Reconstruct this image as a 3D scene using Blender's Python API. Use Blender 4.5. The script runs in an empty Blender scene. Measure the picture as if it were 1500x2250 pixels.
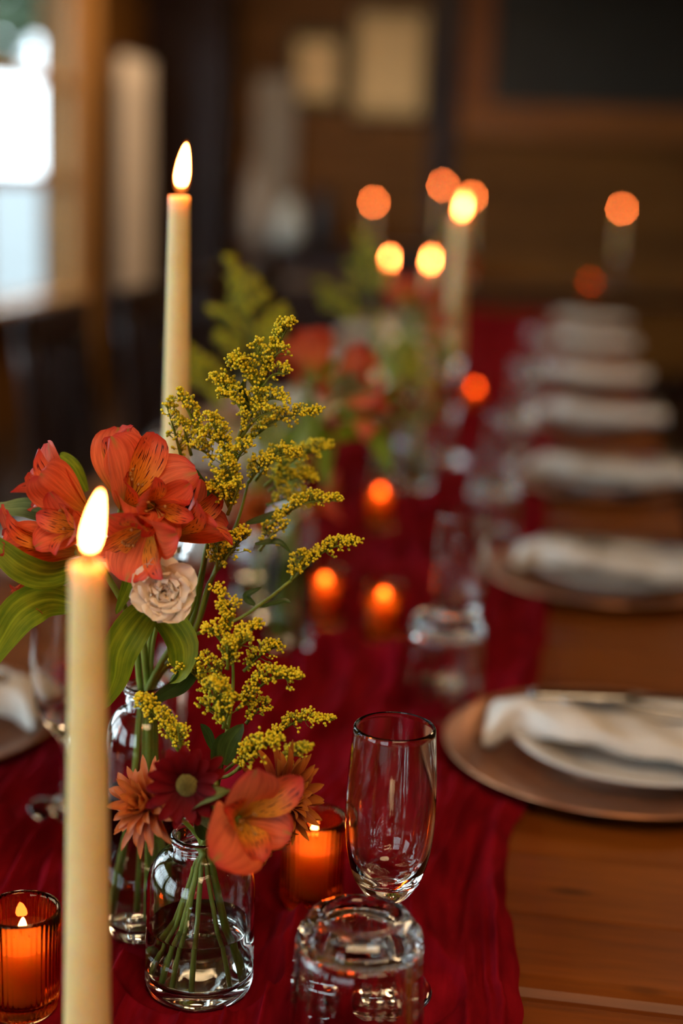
import bpy, math, random
import numpy as np
from mathutils import Vector, Matrix
SC = bpy.context.scene
COL = SC.collection
PI = math.pi
rng = random.Random(7)

# ------------------------------------------------------------------ camera
FPX, IW, IH = 3200.0, 1500, 2250
PSI, THE, RHO = math.radians(8.4), math.radians(12.9), math.radians(2.3)
CAMP = Vector((0, 0, 1.25))
_r0 = Vector((math.cos(PSI), math.sin(PSI), 0))
FWD = Vector((-math.sin(PSI)*math.cos(THE), math.cos(PSI)*math.cos(THE), -math.sin(THE)))
_u0 = _r0.cross(FWD)
RGT = _r0*math.cos(RHO) + _u0*math.sin(RHO)
UPV = -_r0*math.sin(RHO) + _u0*math.cos(RHO)
HZ = Vector((-math.sin(PSI), math.cos(PSI), 0))
cd = bpy.data.cameras.new('camera'); cam = bpy.data.objects.new('camera', cd); COL.objects.link(cam)
M = Matrix.Identity(4)
for i in range(3):
    M[i][0] = RGT[i]; M[i][1] = UPV[i]; M[i][2] = -FWD[i]; M[i][3] = CAMP[i]
cam.matrix_world = M
cd.sensor_fit = 'AUTO'; cd.sensor_width = 36; cd.lens = FPX*36/IH
cd.clip_start = .02; cd.clip_end = 200
cd.dof.use_dof = True; cd.dof.focus_distance = .885; cd.dof.aperture_fstop = 2.07; cd.dof.aperture_blades = 9
SC.camera = cam
SC.view_settings.view_transform = 'Standard'; SC.view_settings.look = 'None'
SC.view_settings.gamma = 1; SC.view_settings.exposure = 0.0; SC.view_settings.use_curve_mapping = False
cy = SC.cycles
cy.use_adaptive_sampling = False
cy.max_bounces = 14; cy.diffuse_bounces = 3; cy.glossy_bounces = 6; cy.transmission_bounces = 14; cy.transparent_max_bounces = 12
cy.caustics_reflective = False; cy.caustics_refractive = True; cy.blur_glossy = .6
cy.sample_clamp_indirect = 12; cy.sample_clamp_direct = 0
cy.use_denoising = True

# world: overcast daylight seen through the windows
W = bpy.data.worlds.new('daylight'); SC.world = W; W.use_nodes = True
W.node_tree.nodes['Background'].inputs[0].default_value = (.80, .93, 1.0, 1)
W.node_tree.nodes['Background'].inputs[1].default_value = 6.0

# ceiling lamps that light the room (above the frame)
def ceiling_light(x, y, z, size, power, col):
    l = bpy.data.lights.new('pendant_light', 'AREA'); l.shape = 'DISK'; l.size = size; l.energy = power; l.color = col
    o = bpy.data.objects.new('pendant_light', l); COL.objects.link(o); o.location = (x, y, z)
    return o
WARM = (1.0, .66, .36)
ceiling_light(.5, -.4, 2.72, 1.2, 38, WARM)
ceiling_light(1.35, 4.0, 2.72, 1.0, 30, WARM)
ceiling_light(-1.6, 7.2, 2.72, .8, 42, WARM)

# daylight portals in the window openings (left wall): (y0, y1, z0, z1)
WALL_L, WALL_R, WALL_B, WALL_F, CEIL = -2.62, 3.0, 9.3, -3.0, 2.8
WINDOWS = [(-1.9, -.2, .8, 2.35), (.25, 1.95, .8, 2.35), (2.5, 4.0, .8, 2.35), (5.55, 7.52, .62, 2.2)]
for (y0, y1, z0, z1) in WINDOWS:
    l = bpy.data.lights.new('window_portal', 'AREA'); l.shape = 'RECTANGLE'; l.size = z1-z0; l.size_y = y1-y0
    l.cycles.is_portal = True
    o = bpy.data.objects.new('window_portal', l); COL.objects.link(o)
    o.location = (WALL_L-.02, (y0+y1)/2, (z0+z1)/2); o.rotation_euler = (0, -PI/2, 0)

FRONTWIN = (-2.3, -.7, .9, 2.4)          # window in the wall behind the camera: x0, x1, z0, z1
l = bpy.data.lights.new('window_portal', 'AREA'); l.shape = 'RECTANGLE'; l.size = FRONTWIN[1]-FRONTWIN[0]; l.size_y = FRONTWIN[3]-FRONTWIN[2]
l.cycles.is_portal = True
o = bpy.data.objects.new('window_portal', l); COL.objects.link(o)
o.location = ((FRONTWIN[0]+FRONTWIN[1])/2, WALL_F-.02, (FRONTWIN[2]+FRONTWIN[3])/2); o.rotation_euler = (PI/2, 0, PI)

# ------------------------------------------------------------------ pixel -> place helpers
def ray(px, py): return FWD + RGT*((px-750)/FPX) + UPV*((1125-py)/FPX)
def T(px, py, z):
    d = ray(px, py); return CAMP + d*((z-CAMP.z)/d.z)
def P(px, py, hd):
    d = ray(px, py); return CAMP + d*(hd/d.dot(HZ))
def dv(a, b, c): return (RGT*a + UPV*b - FWD*c).normalized()

# ------------------------------------------------------------------ mesh helpers
class MB:
    def __init__(s): s.v = []; s.f = []; s.uv = []
    def add(s, v, f, uv=None):
        n = len(s.v); s.v += [tuple(p) for p in v]; s.f += [tuple(i+n for i in q) for q in f]
        s.uv += list(uv) if uv is not None else [(0, 0)]*len(v)
        return s
def mesh(name, mb, mat, smooth=True):
    me = bpy.data.meshes.new(name); me.from_pydata(mb.v, [], mb.f); me.update()
    uvl = me.uv_layers.new(name='UVMap'); idx = np.zeros(len(me.loops), dtype=np.int32)
    me.loops.foreach_get('vertex_index', idx)
    uvl.data.foreach_set('uv', np.array(mb.uv, dtype=np.float32)[idx].ravel())
    me.polygons.foreach_set('use_smooth', [smooth]*len(me.polygons))
    if mat: me.materials.append(mat)
    return me
WM = {}
def put(name, me, parent=None, world=None):
    o = bpy.data.objects.new(name, me); COL.objects.link(o)
    w = world if world is not None else Matrix.Identity(4)
    if parent is not None:
        o.parent = parent; o.matrix_basis = WM[parent].inverted() @ w
    else: o.matrix_basis = w
    WM[o] = w.copy()
    return o
def obj(name, mb, mat, parent=None, world=None, smooth=True, center=None):
    """link one mesh; without a matrix its vertices are in world space and its origin moves to their middle"""
    if world is None:
        a = np.array(mb.v); c = center if center is not None else Vector((a.min(0)+a.max(0))/2)
        mb.v = [tuple(p) for p in a-np.array(c)]
        world = Matrix.Translation(c)
    return put(name, mesh(name, mb, mat, smooth), parent, world)
def root(name, loc, rz=0):
    o = bpy.data.objects.new(name, None); COL.objects.link(o); o.empty_display_size = .02
    w = Matrix.Translation(loc) @ Matrix.Rotation(rz, 4, 'Z'); o.matrix_basis = w; WM[o] = w
    return o
def tag(o, label=None, cat=None, group=None, kind=None):
    if label: o['label'] = label
    if cat: o['category'] = cat
    if group: o['group'] = group
    if kind: o['kind'] = kind
    return o
def copy_tree(o, parent=None):
    c = o.copy(); COL.objects.link(c)
    if parent is not None: c.parent = parent
    for ch in list(o.children): copy_tree(ch, c)
    return c
def place(o, loc, rz=0, s=1):
    o.matrix_basis = Matrix.Translation(loc) @ Matrix.Rotation(rz, 4, 'Z') @ Matrix.Scale(s, 4); WM[o] = o.matrix_basis.copy(); return o

def box(mb, c, s, bev=0, rz=0):
    x, y, z = s[0]/2, s[1]/2, s[2]/2
    b = min(bev, x*.9, y*.9, z*.9)
    pts = []; f = []
    if b <= 0:
        pts = [(i*x, j*y, k*z) for k in (-1, 1) for j in (-1, 1) for i in (-1, 1)]
        f = [(0, 2, 3, 1), (4, 5, 7, 6), (0, 1, 5, 4), (2, 6, 7, 3), (0, 4, 6, 2), (1, 3, 7, 5)]
    else:   # chamfered box, 24 verts
        for k in (-1, 1):
            for j in (-1, 1):
                for i in (-1, 1):
                    pts += [(i*x, j*(y-b), k*(z-b)), (i*(x-b), j*y, k*(z-b)), (i*(x-b), j*(y-b), k*z)]
        def q(i, j, k, a): return 3*((i > 0) + 2*(j > 0) + 4*(k > 0)) + a
        for s_ in (-1, 1):
            f.append([q(s_, -1, -1, 0), q(s_, 1, -1, 0), q(s_, 1, 1, 0), q(s_, -1, 1, 0)][::s_])
            f.append([q(-1, s_, -1, 1), q(-1, s_, 1, 1), q(1, s_, 1, 1), q(1, s_, -1, 1)][::s_])
            f.append([q(-1, -1, s_, 2), q(1, -1, s_, 2), q(1, 1, s_, 2), q(-1, 1, s_, 2)][::s_])
        for i in (-1, 1):
            for j in (-1, 1):
                f.append([q(i, j, -1, 0), q(i, j, -1, 1), q(i, j, 1, 1), q(i, j, 1, 0)][::i*j])
                f.append([q(i, -1, j, 2), q(i, -1, j, 0), q(i, 1, j, 0), q(i, 1, j, 2)][::i*j])
                f.append([q(-1, i, j, 1), q(-1, i, j, 2), q(1, i, j, 2), q(1, i, j, 1)][::i*j])
                for k in (-1, 1): f.append([q(i, j, k, 0), q(i, j, k, 1), q(i, j, k, 2)][::i*j*k])
    cs, sn = math.cos(rz), math.sin(rz)
    mb.add([(c[0]+p[0]*cs-p[1]*sn, c[1]+p[0]*sn+p[1]*cs, c[2]+p[2]) for p in pts], f)
    return mb
def lathe(mb, prof, seg=48, c=(0, 0, 0), mod=None, close=False):
    """revolve (r, z) pairs; closed profile if close, else ends at r=0 collapse to points"""
    n = len(prof); V = []; F = []; ring = []
    for (r, z) in prof:
        if r < 1e-7:
            ring.append([len(V)]*seg); V.append((c[0], c[1], c[2]+z))
        else:
            st = len(V); ring.append(list(range(st, st+seg)))
            for k in range(seg):
                a = 2*PI*k/seg; rr = r*(mod(a, z, r) if mod else 1)
                V.append((c[0]+rr*math.cos(a), c[1]+rr*math.sin(a), c[2]+z))
    for i in range(n if close else n-1):
        A, B = ring[i], ring[(i+1) % n]
        for k in range(seg):
            q = [A[k], A[(k+1) % seg], B[(k+1) % seg], B[k]]
            q2 = []
            for t in q:
                if t not in q2: q2.append(t)
            if len(q2) > 2: F.append(q2)
    mb.add(V, F); return mb
def cr(pts, n):
    """Catmull-Rom through points (Vectors), n samples"""
    pts = [Vector(p) for p in pts]
    if len(pts) == 2: return [pts[0].lerp(pts[1], i/(n-1)) for i in range(n)]
    e = [pts[0]*2-pts[1]] + pts + [pts[-1]*2-pts[-2]]
    out = []
    for i in range(n):
        t = i/(n-1)*(len(pts)-1); k = min(int(t), len(pts)-2); t -= k
        a, b, c, d = e[k:k+4]
        out.append(.5*((2*b)+(c-a)*t+(2*a-5*b+4*c-d)*t*t+(3*b-a-3*c+d)*t**3))
    return out
def smooth_prof(prof, n):
    return [(max(0, p.x), p.y) for p in cr([Vector((r, z, 0)) for r, z in prof], n)]
def tube(mb, pts, rad, seg=8):
    n = len(pts); V = []; F = []; UVs = []
    t0 = (pts[1]-pts[0]).normalized(); s = t0.orthogonal().normalized()
    for i in range(n):
        t = (pts[min(i+1, n-1)]-pts[max(i-1, 0)]).normalized()
        s = (s-t*s.dot(t)).normalized(); b = t.cross(s)
        r = rad(i/(n-1)) if callable(rad) else rad
        for k in range(seg):
            a = 2*PI*k/seg; V.append(pts[i]+s*(r*math.cos(a))+b*(r*math.sin(a))); UVs.append((k/seg, i/(n-1)))
    for i in range(n-1):
        for k in range(seg):
            k2 = (k+1) % seg; F.append((i*seg+k, i*seg+k2, (i+1)*seg+k2, (i+1)*seg+k))
    F.append(tuple(range(seg-1, -1, -1))); F.append(tuple((n-1)*seg+k for k in range(seg)))
    mb.add(V, F, UVs); return mb
def frame(z, hint):
    z = z.normalized(); x = (hint-z*hint.dot(z))
    x = x.normalized() if x.length > 1e-5 else z.orthogonal().normalized()
    y = z.cross(x); m = Matrix.Identity(4)
    for i in range(3): m[i][0] = x[i]; m[i][1] = y[i]; m[i][2] = z[i]
    return m
def at(loc, m): return Matrix.Translation(loc) @ m

# ------------------------------------------------------------------ materials
def new_mat(name):
    m = bpy.data.materials.new(name); m.use_nodes = True; nt = m.node_tree
    for n in list(nt.nodes): nt.nodes.remove(n)
    out = nt.nodes.new('ShaderNodeOutputMaterial')
    return m, nt, out
def N(nt, typ, **kw):
    n = nt.nodes.new(typ)
    for k, v in kw.items():
        if k.startswith('i_'): n.inputs[k[2:].replace('_', ' ')].default_value = v
        else: setattr(n, k, v)
    return n
def L(nt, a, b): nt.links.new(a, b)
def ramp(nt, fac, stops, interp='LINEAR'):
    r = nt.nodes.new('ShaderNodeValToRGB'); r.color_ramp.interpolation = interp
    el = r.color_ramp.elements
    while len(el) > 1: el.remove(el[-1])
    el[0].position = stops[0][0]; el[0].color = (*stops[0][1], 1)
    for p, c in stops[1:]:
        e = el.new(p); e.color = (*c, 1)
    if fac is not None: L(nt, fac, r.inputs[0])
    return r
def math_(nt, op, a, b=None, clamp=False):
    n = nt.nodes.new('ShaderNodeMath'); n.operation = op; n.use_clamp = clamp
    for i, x in enumerate((a, b)):
        if x is None: continue
        if isinstance(x, (int, float)): n.inputs[i].default_value = x
        else: L(nt, x, n.inputs[i])
    return n.outputs[0]
def mixc(nt, fac, a, b, mode='MIX'):
    n = nt.nodes.new('ShaderNodeMix'); n.data_type = 'RGBA'; n.blend_type = mode
    for i, x in ((0, fac), (6, a), (7, b)):
        if isinstance(x, (int, float)): n.inputs[i].default_value = x
        elif isinstance(x, tuple): n.inputs[i].default_value = (*x, 1)
        else: L(nt, x, n.inputs[i])
    return n.outputs[2]
def noise(nt, vec, scale, detail=3, rough=.55):
    n = N(nt, 'ShaderNodeTexNoise'); n.inputs['Scale'].default_value = scale; n.inputs['Detail'].default_value = detail
    n.inputs['Roughness'].default_value = rough
    if vec is not None: L(nt, vec, n.inputs['Vector'])
    return n.outputs['Fac']
def mapping(nt, vec, scale=(1, 1, 1), loc=None):
    m = N(nt, 'ShaderNodeMapping'); m.inputs['Scale'].default_value = scale; L(nt, vec, m.inputs['Vector'])
    if loc is not None: L(nt, loc, m.inputs['Location'])
    return m.outputs[0]
def tc(nt, which): return N(nt, 'ShaderNodeTexCoord').outputs[which]
def simple(name, col, rough=.5, metal=0, var=.12, scale=30, coat=0, bump=0, spec=.5):
    """plain colour with a faint procedural mottling and optional bump"""
    m, nt, out = new_mat(name); p = N(nt, 'ShaderNodeBsdfPrincipled')
    o = tc(nt, 'Object'); nz = noise(nt, o, scale)
    c = ramp(nt, nz, [(.3, tuple(x*(1-var) for x in col)), (.7, tuple(min(1, x*(1+var)) for x in col))])
    L(nt, c.outputs[0], p.inputs['Base Color'])
    p.inputs['Roughness'].default_value = rough; p.inputs['Metallic'].default_value = metal
    p.inputs['Coat Weight'].default_value = coat; p.inputs['Specular IOR Level'].default_value = spec
    if bump:
        b = N(nt, 'ShaderNodeBump'); b.inputs['Strength'].default_value = bump; b.inputs['Distance'].default_value = .002
        L(nt, noise(nt, o, scale*4), b.inputs['Height']); L(nt, b.outputs[0], p.inputs['Normal'])
    L(nt, p.outputs[0], out.inputs[0]); return m
def glass(name, col=(1, 1, 1), ior=1.5, rough=0):
    m, nt, out = new_mat(name); g = N(nt, 'ShaderNodeBsdfGlass'); g.inputs['Color'].default_value = (*col, 1)
    g.inputs['IOR'].default_value = ior; g.inputs['Roughness'].default_value = rough
    L(nt, g.outputs[0], out.inputs[0]); return m
def leafy(name, build_color, transl=.3, rough=.45, bumpsrc=None, spec=.35):
    """thin two-sided plant tissue: principled + translucent"""
    m, nt, out = new_mat(name); uv = tc(nt, 'UV'); col = build_color(nt, uv)
    p = N(nt, 'ShaderNodeBsdfPrincipled'); p.inputs['Roughness'].default_value = rough; p.inputs['Specular IOR Level'].default_value = spec
    L(nt, col, p.inputs['Base Color']); t = N(nt, 'ShaderNodeBsdfTranslucent'); L(nt, col, t.inputs[0])
    mx = N(nt, 'ShaderNodeMixShader'); mx.inputs[0].default_value = transl
    if bumpsrc:
        b = N(nt, 'ShaderNodeBump'); b.inputs['Strength'].default_value = .35; b.inputs['Distance'].default_value = .0008
        L(nt, bumpsrc(nt, uv), b.inputs['Height']); L(nt, b.outputs[0], p.inputs['Normal'])
    L(nt, p.outputs[0], mx.inputs[1]); L(nt, t.outputs[0], mx.inputs[2]); L(nt, mx.outputs[0], out.inputs[0]); return m
def wood(name, dark, light, axis='X', rough=.32, coat=.3, knots=True, scale=1.0, spec=.2):
    m, nt, out = new_mat(name); p = N(nt, 'ShaderNodeBsdfPrincipled'); o = tc(nt, 'Object')
    rnd = N(nt, 'ShaderNodeObjectInfo').outputs['Random']
    off = N(nt, 'ShaderNodeCombineXYZ'); r10 = math_(nt, 'MULTIPLY', rnd, 17.0)
    for i in range(3): L(nt, r10, off.inputs[i])
    st = {'X': (1, 9, 9), 'Y': (9, 1, 9), 'Z': (9, 9, 1)}[axis]
    v = mapping(nt, o, tuple(q*scale for q in st), off.outputs[0])
    n1 = noise(nt, v, 2.2, 4, .6); n2 = noise(nt, mapping(nt, o, tuple(q*scale*4 for q in st), off.outputs[0]), 4, 3)
    g = math_(nt, 'ADD', math_(nt, 'MULTIPLY', n1, .7), math_(nt, 'MULTIPLY', n2, .3))
    g = math_(nt, 'ADD', g, math_(nt, 'MULTIPLY', math_(nt, 'SUBTRACT', rnd, .5), .16))
    col = ramp(nt, g, [(.3, dark), (.66, light)]).outputs[0]
    if knots:
        kst = {'X': (1, 2.6, 2.6), 'Y': (2.6, 1, 2.6), 'Z': (2.6, 2.6, 1)}[axis]
        vo = N(nt, 'ShaderNodeTexVoronoi'); vo.inputs['Scale'].default_value = 6.5*scale
        L(nt, mapping(nt, o, kst, off.outputs[0]), vo.inputs['Vector'])
        k = ramp(nt, vo.outputs['Distance'], [(.04, (.02, .02, .02)), (.15, (1, 1, 1))])
        col = mixc(nt, 1.0, col, k.outputs[0], 'MULTIPLY')
    L(nt, col, p.inputs['Base Color']); p.inputs['Roughness'].default_value = rough; p.inputs['Coat Weight'].default_value = coat; p.inputs['Specular IOR Level'].default_value = spec
    p.inputs['Coat Roughness'].default_value = .25
    b = N(nt, 'ShaderNodeBump'); b.inputs['Strength'].default_value = .12; b.inputs['Distance'].default_value = .001
    L(nt, n2, b.inputs['Height']); L(nt, b.outputs[0], p.inputs['Normal'])
    L(nt, p.outputs[0], out.inputs[0]); return m

M_TOP = wood('pine_varnish', (.10, .0225, .002), (.245, .064, .006), 'X', .40, .05, True, 1.0, .16)
M_DARKWOOD = wood('dark_stain', (.010, .005, .004), (.030, .013, .009), 'Z', .35, .05, False)
M_LOG = wood('pine_wall', (.085, .035, .006), (.215, .092, .016), 'X', .55, .0, True, .35)
M_TRIM = wood('pine_trim', (.26, .12, .03), (.48, .25, .08), 'Z', .4, .2, False)
M_FLOOR = wood('floor_oak', (.018, .010, .006), (.045, .024, .014), 'Y', .4, .2, False, .5)
M_CEIL = wood('ceiling_pine', (.16, .07, .02), (.30, .14, .045), 'Y', .5, .1, False, .4)
M_GLASS = glass('clear_glass', (.985, .99, .985), 1.5)
M_PANE = glass('window_pane', (.97, .99, 1.0), 1.02)
M_AMBER = glass('amber_glass', (.95, .61, .34), 1.5)
M_WATER = glass('water', (.985, .99, .975), 1.33)
M_COPPER = simple('copper_charger', (.54, .24, .12), .30, .75, .15, 20)
M_CHINA = simple('white_china', (.78, .76, .72), .15, 0, .03, 12, .5)
M_STEEL = simple('cutlery_steel', (.42, .41, .40), .18, 1, .05, 40)
M_WICK = simple('burnt_wick', (.02, .015, .012), .9, 0, .3, 600)
M_WHITE = simple('painted_white', (.72, .70, .66), .5, 0, .05, 6)
M_DARKMETAL = simple('black_enamel', (.012, .012, .014), .35, 0, .1, 20)
M_PALEBLUE = simple('pale_blue_enamel', (.42, .50, .52), .3, 0, .08, 12)
M_GREY = simple('grey_linen', (.30, .28, .26), .8, 0, .15, 8)
M_CURTAIN = simple('curtain_linen', (.66, .60, .55), .85, 0, .10, 14, 0, .3)
M_NAPKIN = simple('napkin_linen', (.74, .70, .63), .85, 0, .05, 60, 0, .5)
M_SLATE = simple('chalkboard_slate', (.012, .014, .010), .55, 0, .35, 2.5)
M_GRASS = simple('gravel_yard', (.085, .095, .095), .9, 0, .4, 3)
M_BARK = simple('bark', (.06, .045, .03), .9, 0, .4, 20)
M_TREE = simple('tree_foliage', (.045, .075, .035), .8, 0, .5, 4)
M_SIDING = simple('white_siding', (.80, .82, .84), .7, 0, .05, 3)
M_ROOF = simple('roof_shingle', (.12, .11, .11), .8, 0, .3, 20)

def mat_wax(name, scl):
    m, nt, out = new_mat(name); p = N(nt, 'ShaderNodeBsdfPrincipled'); o = tc(nt, 'Object')
    c = ramp(nt, noise(nt, o, 60), [(.3, (.80, .60, .27)), (.7, (.86, .67, .34))])
    L(nt, c.outputs[0], p.inputs['Base Color']); p.inputs['Roughness'].default_value = .42
    p.inputs['Subsurface Weight'].default_value = .9; p.inputs['Subsurface Radius'].default_value = (1.0, .55, .16)
    p.inputs['Subsurface Scale'].default_value = scl
    L(nt, p.outputs[0], out.inputs[0]); return m
M_WAX = mat_wax('ivory_wax', .028)
M_VWAX = mat_wax('votive_wax', .035)
def emit(name, col, st, clear=0):
    m, nt, out = new_mat(name); e = N(nt, 'ShaderNodeEmission'); e.inputs[0].default_value = (*col, 1); e.inputs[1].default_value = st
    if clear:
        t = N(nt, 'ShaderNodeBsdfTransparent'); mx = N(nt, 'ShaderNodeMixShader'); mx.inputs[0].default_value = clear
        L(nt, e.outputs[0], mx.inputs[1]); L(nt, t.outputs[0], mx.inputs[2]); L(nt, mx.outputs[0], out.inputs[0])
    else: L(nt, e.outputs[0], out.inputs[0])
    m.cycles.emission_sampling = 'FRONT' if st > 20 else 'NONE'
    return m
M_FLAME = emit('flame_core', (1, .185, .037), 175)
M_MANTLE = emit('flame_mantle', (1, .20, .02), 1.6, .70)
M_FBASE = emit('flame_base', (1, .22, .035), .9, .35)
def mat_runner():
    m, nt, out = new_mat('wine_gauze'); p = N(nt, 'ShaderNodeBsdfPrincipled'); uv = tc(nt, 'UV')
    n1 = noise(nt, mapping(nt, uv, (60, 14, 1)), 1, 4)
    c = ramp(nt, n1, [(.3, (.12, .0010, .005)), (.7, (.29, .005, .014))])
    L(nt, c.outputs[0], p.inputs['Base Color']); p.inputs['Roughness'].default_value = .8; p.inputs['Specular IOR Level'].default_value = .02
    p.inputs['Sheen Weight'].default_value = .0; p.inputs['Sheen Roughness'].default_value = .4; p.inputs['Sheen Tint'].default_value = (1, .2, .25, 1)
    wv = N(nt, 'ShaderNodeTexWave'); wv.inputs['Scale'].default_value = 1; L(nt, mapping(nt, uv, (1500, 0, 0)), wv.inputs['Vector'])
    w2 = N(nt, 'ShaderNodeTexWave'); w2.bands_direction = 'Y'; w2.inputs['Scale'].default_value = 1; L(nt, mapping(nt, uv, (0, 1500, 0)), w2.inputs['Vector'])
    b = N(nt, 'ShaderNodeBump'); b.inputs['Strength'].default_value = .35; b.inputs['Distance'].default_value = .0004
    L(nt, math_(nt, 'ADD', wv.outputs['Fac'], w2.outputs['Fac']), b.inputs['Height']); L(nt, b.outputs[0], p.inputs['Normal'])
    L(nt, p.outputs[0], out.inputs[0]); return m
M_RUNNER = mat_runner()

def veins(nt, uv, su=22, sv=2): return noise(nt, mapping(nt, uv, (su, sv, 1)), 1, 3, .6)
def sepuv(nt, uv):
    s = N(nt, 'ShaderNodeSeparateXYZ'); L(nt, uv, s.inputs[0]); return s.outputs[0], s.outputs[1]
def c_outer(nt, uv):
    u, v = sepuv(nt, uv)
    base = ramp(nt, v, [(0, (.42, .30, .03)), (.22, (.72, .25, .04)), (.45, (.88, .20, .062)), (.9, (.80, .12, .05)), (1, (.70, .07, .055))]).outputs[0]
    k = ramp(nt, veins(nt, uv), [(.35, (.78, .66, .6)), (.65, (1.1, 1.15, 1.1))]).outputs[0]
    col = mixc(nt, 1.0, base, k, 'MULTIPLY')
    du = math_(nt, 'ABSOLUTE', math_(nt, 'SUBTRACT', u, .5))        # green midrib mark at the tip
    mk = math_(nt, 'MULTIPLY', ramp(nt, v, [(.82, (0, 0, 0)), (.97, (1, 1, 1))]).outputs[0], ramp(nt, du, [(.0, (1, 1, 1)), (.10, (0, 0, 0))]).outputs[0])
    return mixc(nt, math_(nt, 'MULTIPLY', mk, .8), col, (.28, .26, .04))
def c_inner(nt, uv):
    u, v = sepuv(nt, uv)
    base = ramp(nt, v, [(0, (.60, .42, .05)), (.25, (.88, .50, .05)), (.58, (.90, .36, .04)), (.78, (.80, .14, .045)), (1, (.60, .04, .03))]).outputs[0]
    k = ramp(nt, veins(nt, uv), [(.35, (.85, .72, .65)), (.65, (1.08, 1.1, 1.1))]).outputs[0]
    col = mixc(nt, 1.0, base, k, 'MULTIPLY')
    vo = N(nt, 'ShaderNodeTexVoronoi'); vo.inputs['Scale'].default_value = 1; vo.inputs['Randomness'].default_value = .8
    L(nt, mapping(nt, uv, (11, 9, 1)), vo.inputs['Vector'])
    # dark red dashes, long along the petal
    d = noise(nt, mapping(nt, uv, (26, 6.5, 1)), 1, 1, .4)
    sp = ramp(nt, d, [(.60, (0, 0, 0)), (.645, (1, 1, 1))]).outputs[0]
    zone = ramp(nt, v, [(.28, (0, 0, 0)), (.38, (1, 1, 1)), (.86, (1, 1, 1)), (.94, (0, 0, 0))]).outputs[0]
    return mixc(nt, math_(nt, 'MULTIPLY', sp, zone), col, (.10, .006, .010))
M_OUTER = leafy('alstroemeria_outer', c_outer, .34, .42, lambda nt, uv: veins(nt, uv, 30, 1.5))
M_INNER = leafy('alstroemeria_inner', c_inner, .34, .42, lambda nt, uv: veins(nt, uv, 30, 1.5))
def c_leaf(dark, light):
    def f(nt, uv):
        u, v = sepuv(nt, uv)
        k = noise(nt, mapping(nt, uv, (16, 1.2, 1)), 1, 3); k2 = noise(nt, mapping(nt, uv, (3, 4, 1)), 1, 2)
        g = math_(nt, 'ADD', math_(nt, 'MULTIPLY', k, .55), math_(nt, 'MULTIPLY', k2, .45))
        col = ramp(nt, g, [(.34, dark), (.62, light)]).outputs[0]
        du = math_(nt, 'ABSOLUTE', math_(nt, 'SUBTRACT', u, .5))
        return mixc(nt, ramp(nt, du, [(.0, (.5, .5, .5)), (.05, (0, 0, 0))]).outputs[0], col, tuple(min(1, x*1.6) for x in light))
    return f
M_LEAF = leafy('green_leaf', c_leaf((.07, .135, .007), (.27, .33, .014)), .30, .5, lambda nt, uv: veins(nt, uv, 26, 1), .15)
M_PALELEAF = leafy('pale_leaf', c_leaf((.10, .17, .05), (.24, .32, .12)), .3, .45)
M_DARKLEAF = leafy('dark_leaf', c_leaf((.020, .050, .010), (.055, .10, .016)), .2, .45)
M_STEM = leafy('green_stem', lambda nt, uv: ramp(nt, noise(nt, mapping(nt, uv, (3, 6, 1)), 1, 2), [(.3, (.17, .27, .03)), (.7, (.36, .46, .09))]).outputs[0], .1, .4)
M_GSTEM = leafy('goldenrod_stem', lambda nt, uv: ramp(nt, noise(nt, mapping(nt, uv, (3, 6, 1)), 1, 2), [(.3, (.11, .17, .014)), (.7, (.24, .30, .03))]).outputs[0], .1, .5)
def c_bud(nt, uv):
    u, v = sepuv(nt, uv)
    return ramp(nt, v, [(0, (.20, .30, .02)), (.35, (.44, .48, .025)), (.6, (.78, .68, .02)), (1, (.92, .74, .02))]).outputs[0]
M_BUD = leafy('goldenrod_bud', c_bud, .2, .5)
def c_red(nt, uv):
    u, v = sepuv(nt, uv); k = veins(nt, uv, 9, 1.2)
    return mixc(nt, 1.0, ramp(nt, v, [(0, (.03, .001, .004)), (.5, (.125, .002, .004)), (1, (.19, .004, .006))]).outputs[0], ramp(nt, k, [(.3, (.7, .7, .7)), (.7, (1.15, 1.15, 1.15))]).outputs[0], 'MULTIPLY')
M_DAISY = leafy('daisy_petal', c_red, .2, .6, lambda nt, uv: veins(nt, uv, 9, 1.2), .10)
def c_bronze(nt, uv):
    u, v = sepuv(nt, uv); k = veins(nt, uv, 9, 1.2)
    return mixc(nt, 1.0, ramp(nt, v, [(0, (.28, .03, .010)), (.45, (.52, .10, .016)), (1, (.60, .17, .024))]).outputs[0], ramp(nt, k, [(.3, (.75, .62, .55)), (.7, (1.1, 1.1, 1.1))]).outputs[0], 'MULTIPLY')
M_BRONZE = leafy('bronze_petal', c_bronze, .3, .5, lambda nt, uv: veins(nt, uv, 9, 1.2))
def c_bronze2(nt, uv):
    u, v = sepuv(nt, uv); k = veins(nt, uv, 9, 1.2)
    return mixc(nt, 1.0, ramp(nt, v, [(0, (.10, .008, .008)), (.5, (.26, .04, .014)), (.85, (.55, .17, .025)), (1, (.62, .26, .04))]).outputs[0], ramp(nt, k, [(.3, (.7, .6, .55)), (.7, (1.1, 1.1, 1.1))]).outputs[0], 'MULTIPLY')
M_BRONZE2 = leafy('rust_petal', c_bronze2, .3, .5, None, .12)
M_IVORY = leafy('ivory_petal', lambda nt, uv: ramp(nt, sepuv(nt, uv)[1], [(0, (.66, .60, .32)), (.4, (.85, .77, .58)), (1, (.90, .82, .66))]).outputs[0], .35, .5, lambda nt, uv: veins(nt, uv, 14, 1.5))
M_DISC = simple('daisy_disc', (.17, .14, .02), .8, 0, .35, 900, 0, .6)
M_ANTHER = simple('anther', (.35, .16, .03), .7, 0, .3, 400)

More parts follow.
